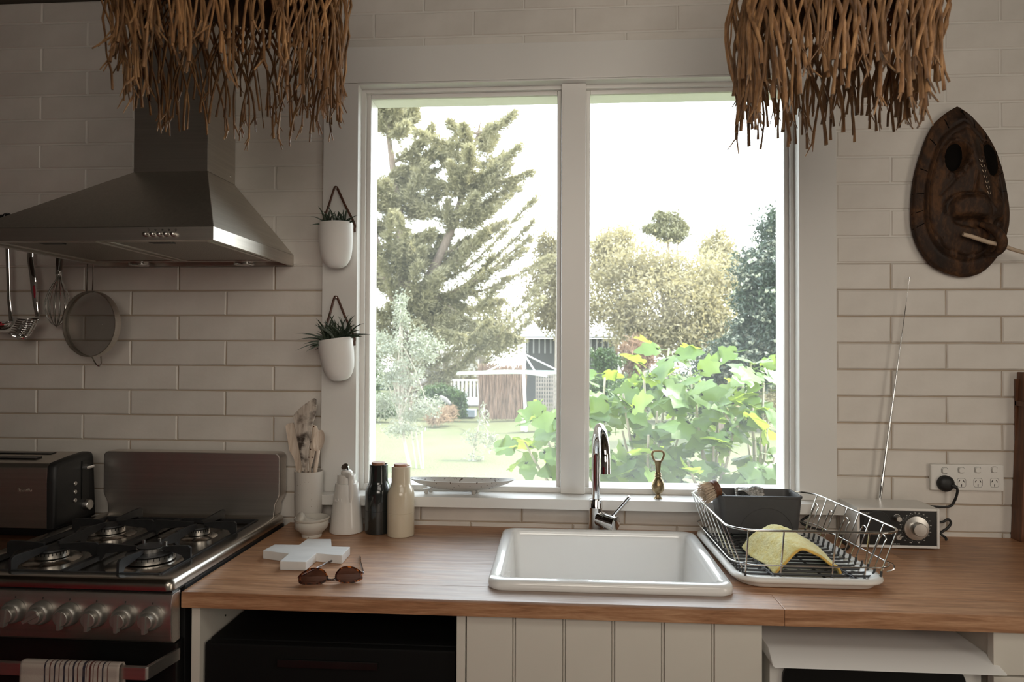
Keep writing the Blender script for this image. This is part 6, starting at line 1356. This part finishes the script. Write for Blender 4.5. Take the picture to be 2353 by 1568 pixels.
xa, xb = P(930, 850, y=y_).x, P(1002, 850, y=y_).x; zt = P(970, 818, y=y_).z
n_ = 9
for i in range(n_):
    z0 = G + .4 + (zt - G - .4) * i / n_; z1 = G + .4 + (zt - G - .4) * (i + 1) / n_; MB().hexa([(xa, y_ - .03, z0), (xb, y_ - .03, z0), (xb, y_ + .1, z0), (xa, y_ + .1, z0)], [(xa, y_, z1), (xb, y_, z1), (xb, y_ + .1, z1), (xa, y_ + .1, z1)]).build('weatherboard', pw, sh_)
MB().box(xa, xb, y_ - .02, y_ + .2, G, G + .4).build('base', BK, sh_)
dt = mat('grey_porch_timber', (.24, .21, .18), .8, var=.2, scale=4)
for x in (1004, 1014, 1026, 1034): q = P(x, 850, y=y_ - .1); MB().box(q.x - .05, q.x + .05, y_ - .15, y_ - .05, G, zt).build('porch_post', dt if x in (1004, 1026) else pw, sh_)
a, c = P(985, 818, y=y_ - .3), P(1108, 803, y=y_ - .3); MB().tube([a, c], .06, 8).build('fascia_board', pw, sh_)
a, c = P(1040, 826, y=y_ + .3), P(1100, 866, y=y_ + .3); MB().box(a.x, c.x, y_ + .3, y_ + .36, c.z, a.z).build('porch_blind', pw, sh_); MB().box(xb, P(1112, 880, y=y_).x, y_ + .4, y_ + .5, G, zt).build('porch_wall', dt, sh_)
y_ = 23; hs_ = thing('neighbour_house', P(1270, 900, y=y_), 'dark board-and-batten house with grey roof behind the clothesline', 'house'); dg = mat('dark_cladding', (.10, .10, .10), .8); rg2 = mat('grey_roof', (.30, .31, .33), .6)
xa, xb = P(1196, 790, y=y_).x, P(1420, 790, y=y_).x; z2, z1 = P(1240, 760, y=y_).z, P(1240, 778, y=y_).z
MB().box(xa + .2, xb, y_, y_ + .2, G, z1).build('wall', dg, hs_); MB().hexa([(xa, y_ - .5, z1), (xb + .3, y_ - .5, z1), (xb + .3, y_ + 2, z2), (xa, y_ + 2, z2)], [(xa, y_ - .5, z1 + .06), (xb + .3, y_ - .5, z1 + .06), (xb + .3, y_ + 2, z2 + .06), (xa, y_ + 2, z2 + .06)]).build('roof', rg2, hs_)
for i in range(17):
    x = xa + .25 + i * .21; MB().box(x, x + .045, y_ - .03, y_ - .001, z1 - .55, z1 - .02).build('batten', mat('pale_batten', (.5, .5, .5), .7) if i == 0 else bpy.data.materials['pale_batten'], hs_)
y_ = 17.6; lt = thing('lattice_screen', P(1256, 920, y=y_), 'dark square lattice screen right of the clothesline', 'screen'); xa, xb, z0, z1 = P(1232, 880, y=y_).x, P(1300, 880, y=y_).x, G, P(1256, 858, y=y_).z
for i in range(13): x = xa + (xb - xa) * i / 12; MB().box(x - .018, x + .018, y_ - .012, y_, z0, z1).build('slat', dt, lt)
for i in range(12): z = z1 - .05 - i * .115; MB().box(xa, xb, y_, y_ + .012, z - .018, z + .018).build('slat', dt, lt)
lg = MB().tube([P(1012, 912, y=15.2), P(1024, 920, y=15.1), P(1036, 930, y=15)], [.05, .07, .04], 8).build('driftwood_log', mat('silver_log', (.13, .12, .11), .8, var=.3, scale=8), smooth=60); lg['label'] = 'grey driftwood log lying against the clipped bush'; lg['category'] = 'log'
# ground under the lawn objects stays plain; a distant hedge line closes the view
tree('hedge', [blob(x, 905, 30, 110, 60) for x in range(700, 2100, 150)], 26000, .24, .11, LM['dark'], 'long dark hedge closing the far end of the garden', cat='hedge', sub=.4)
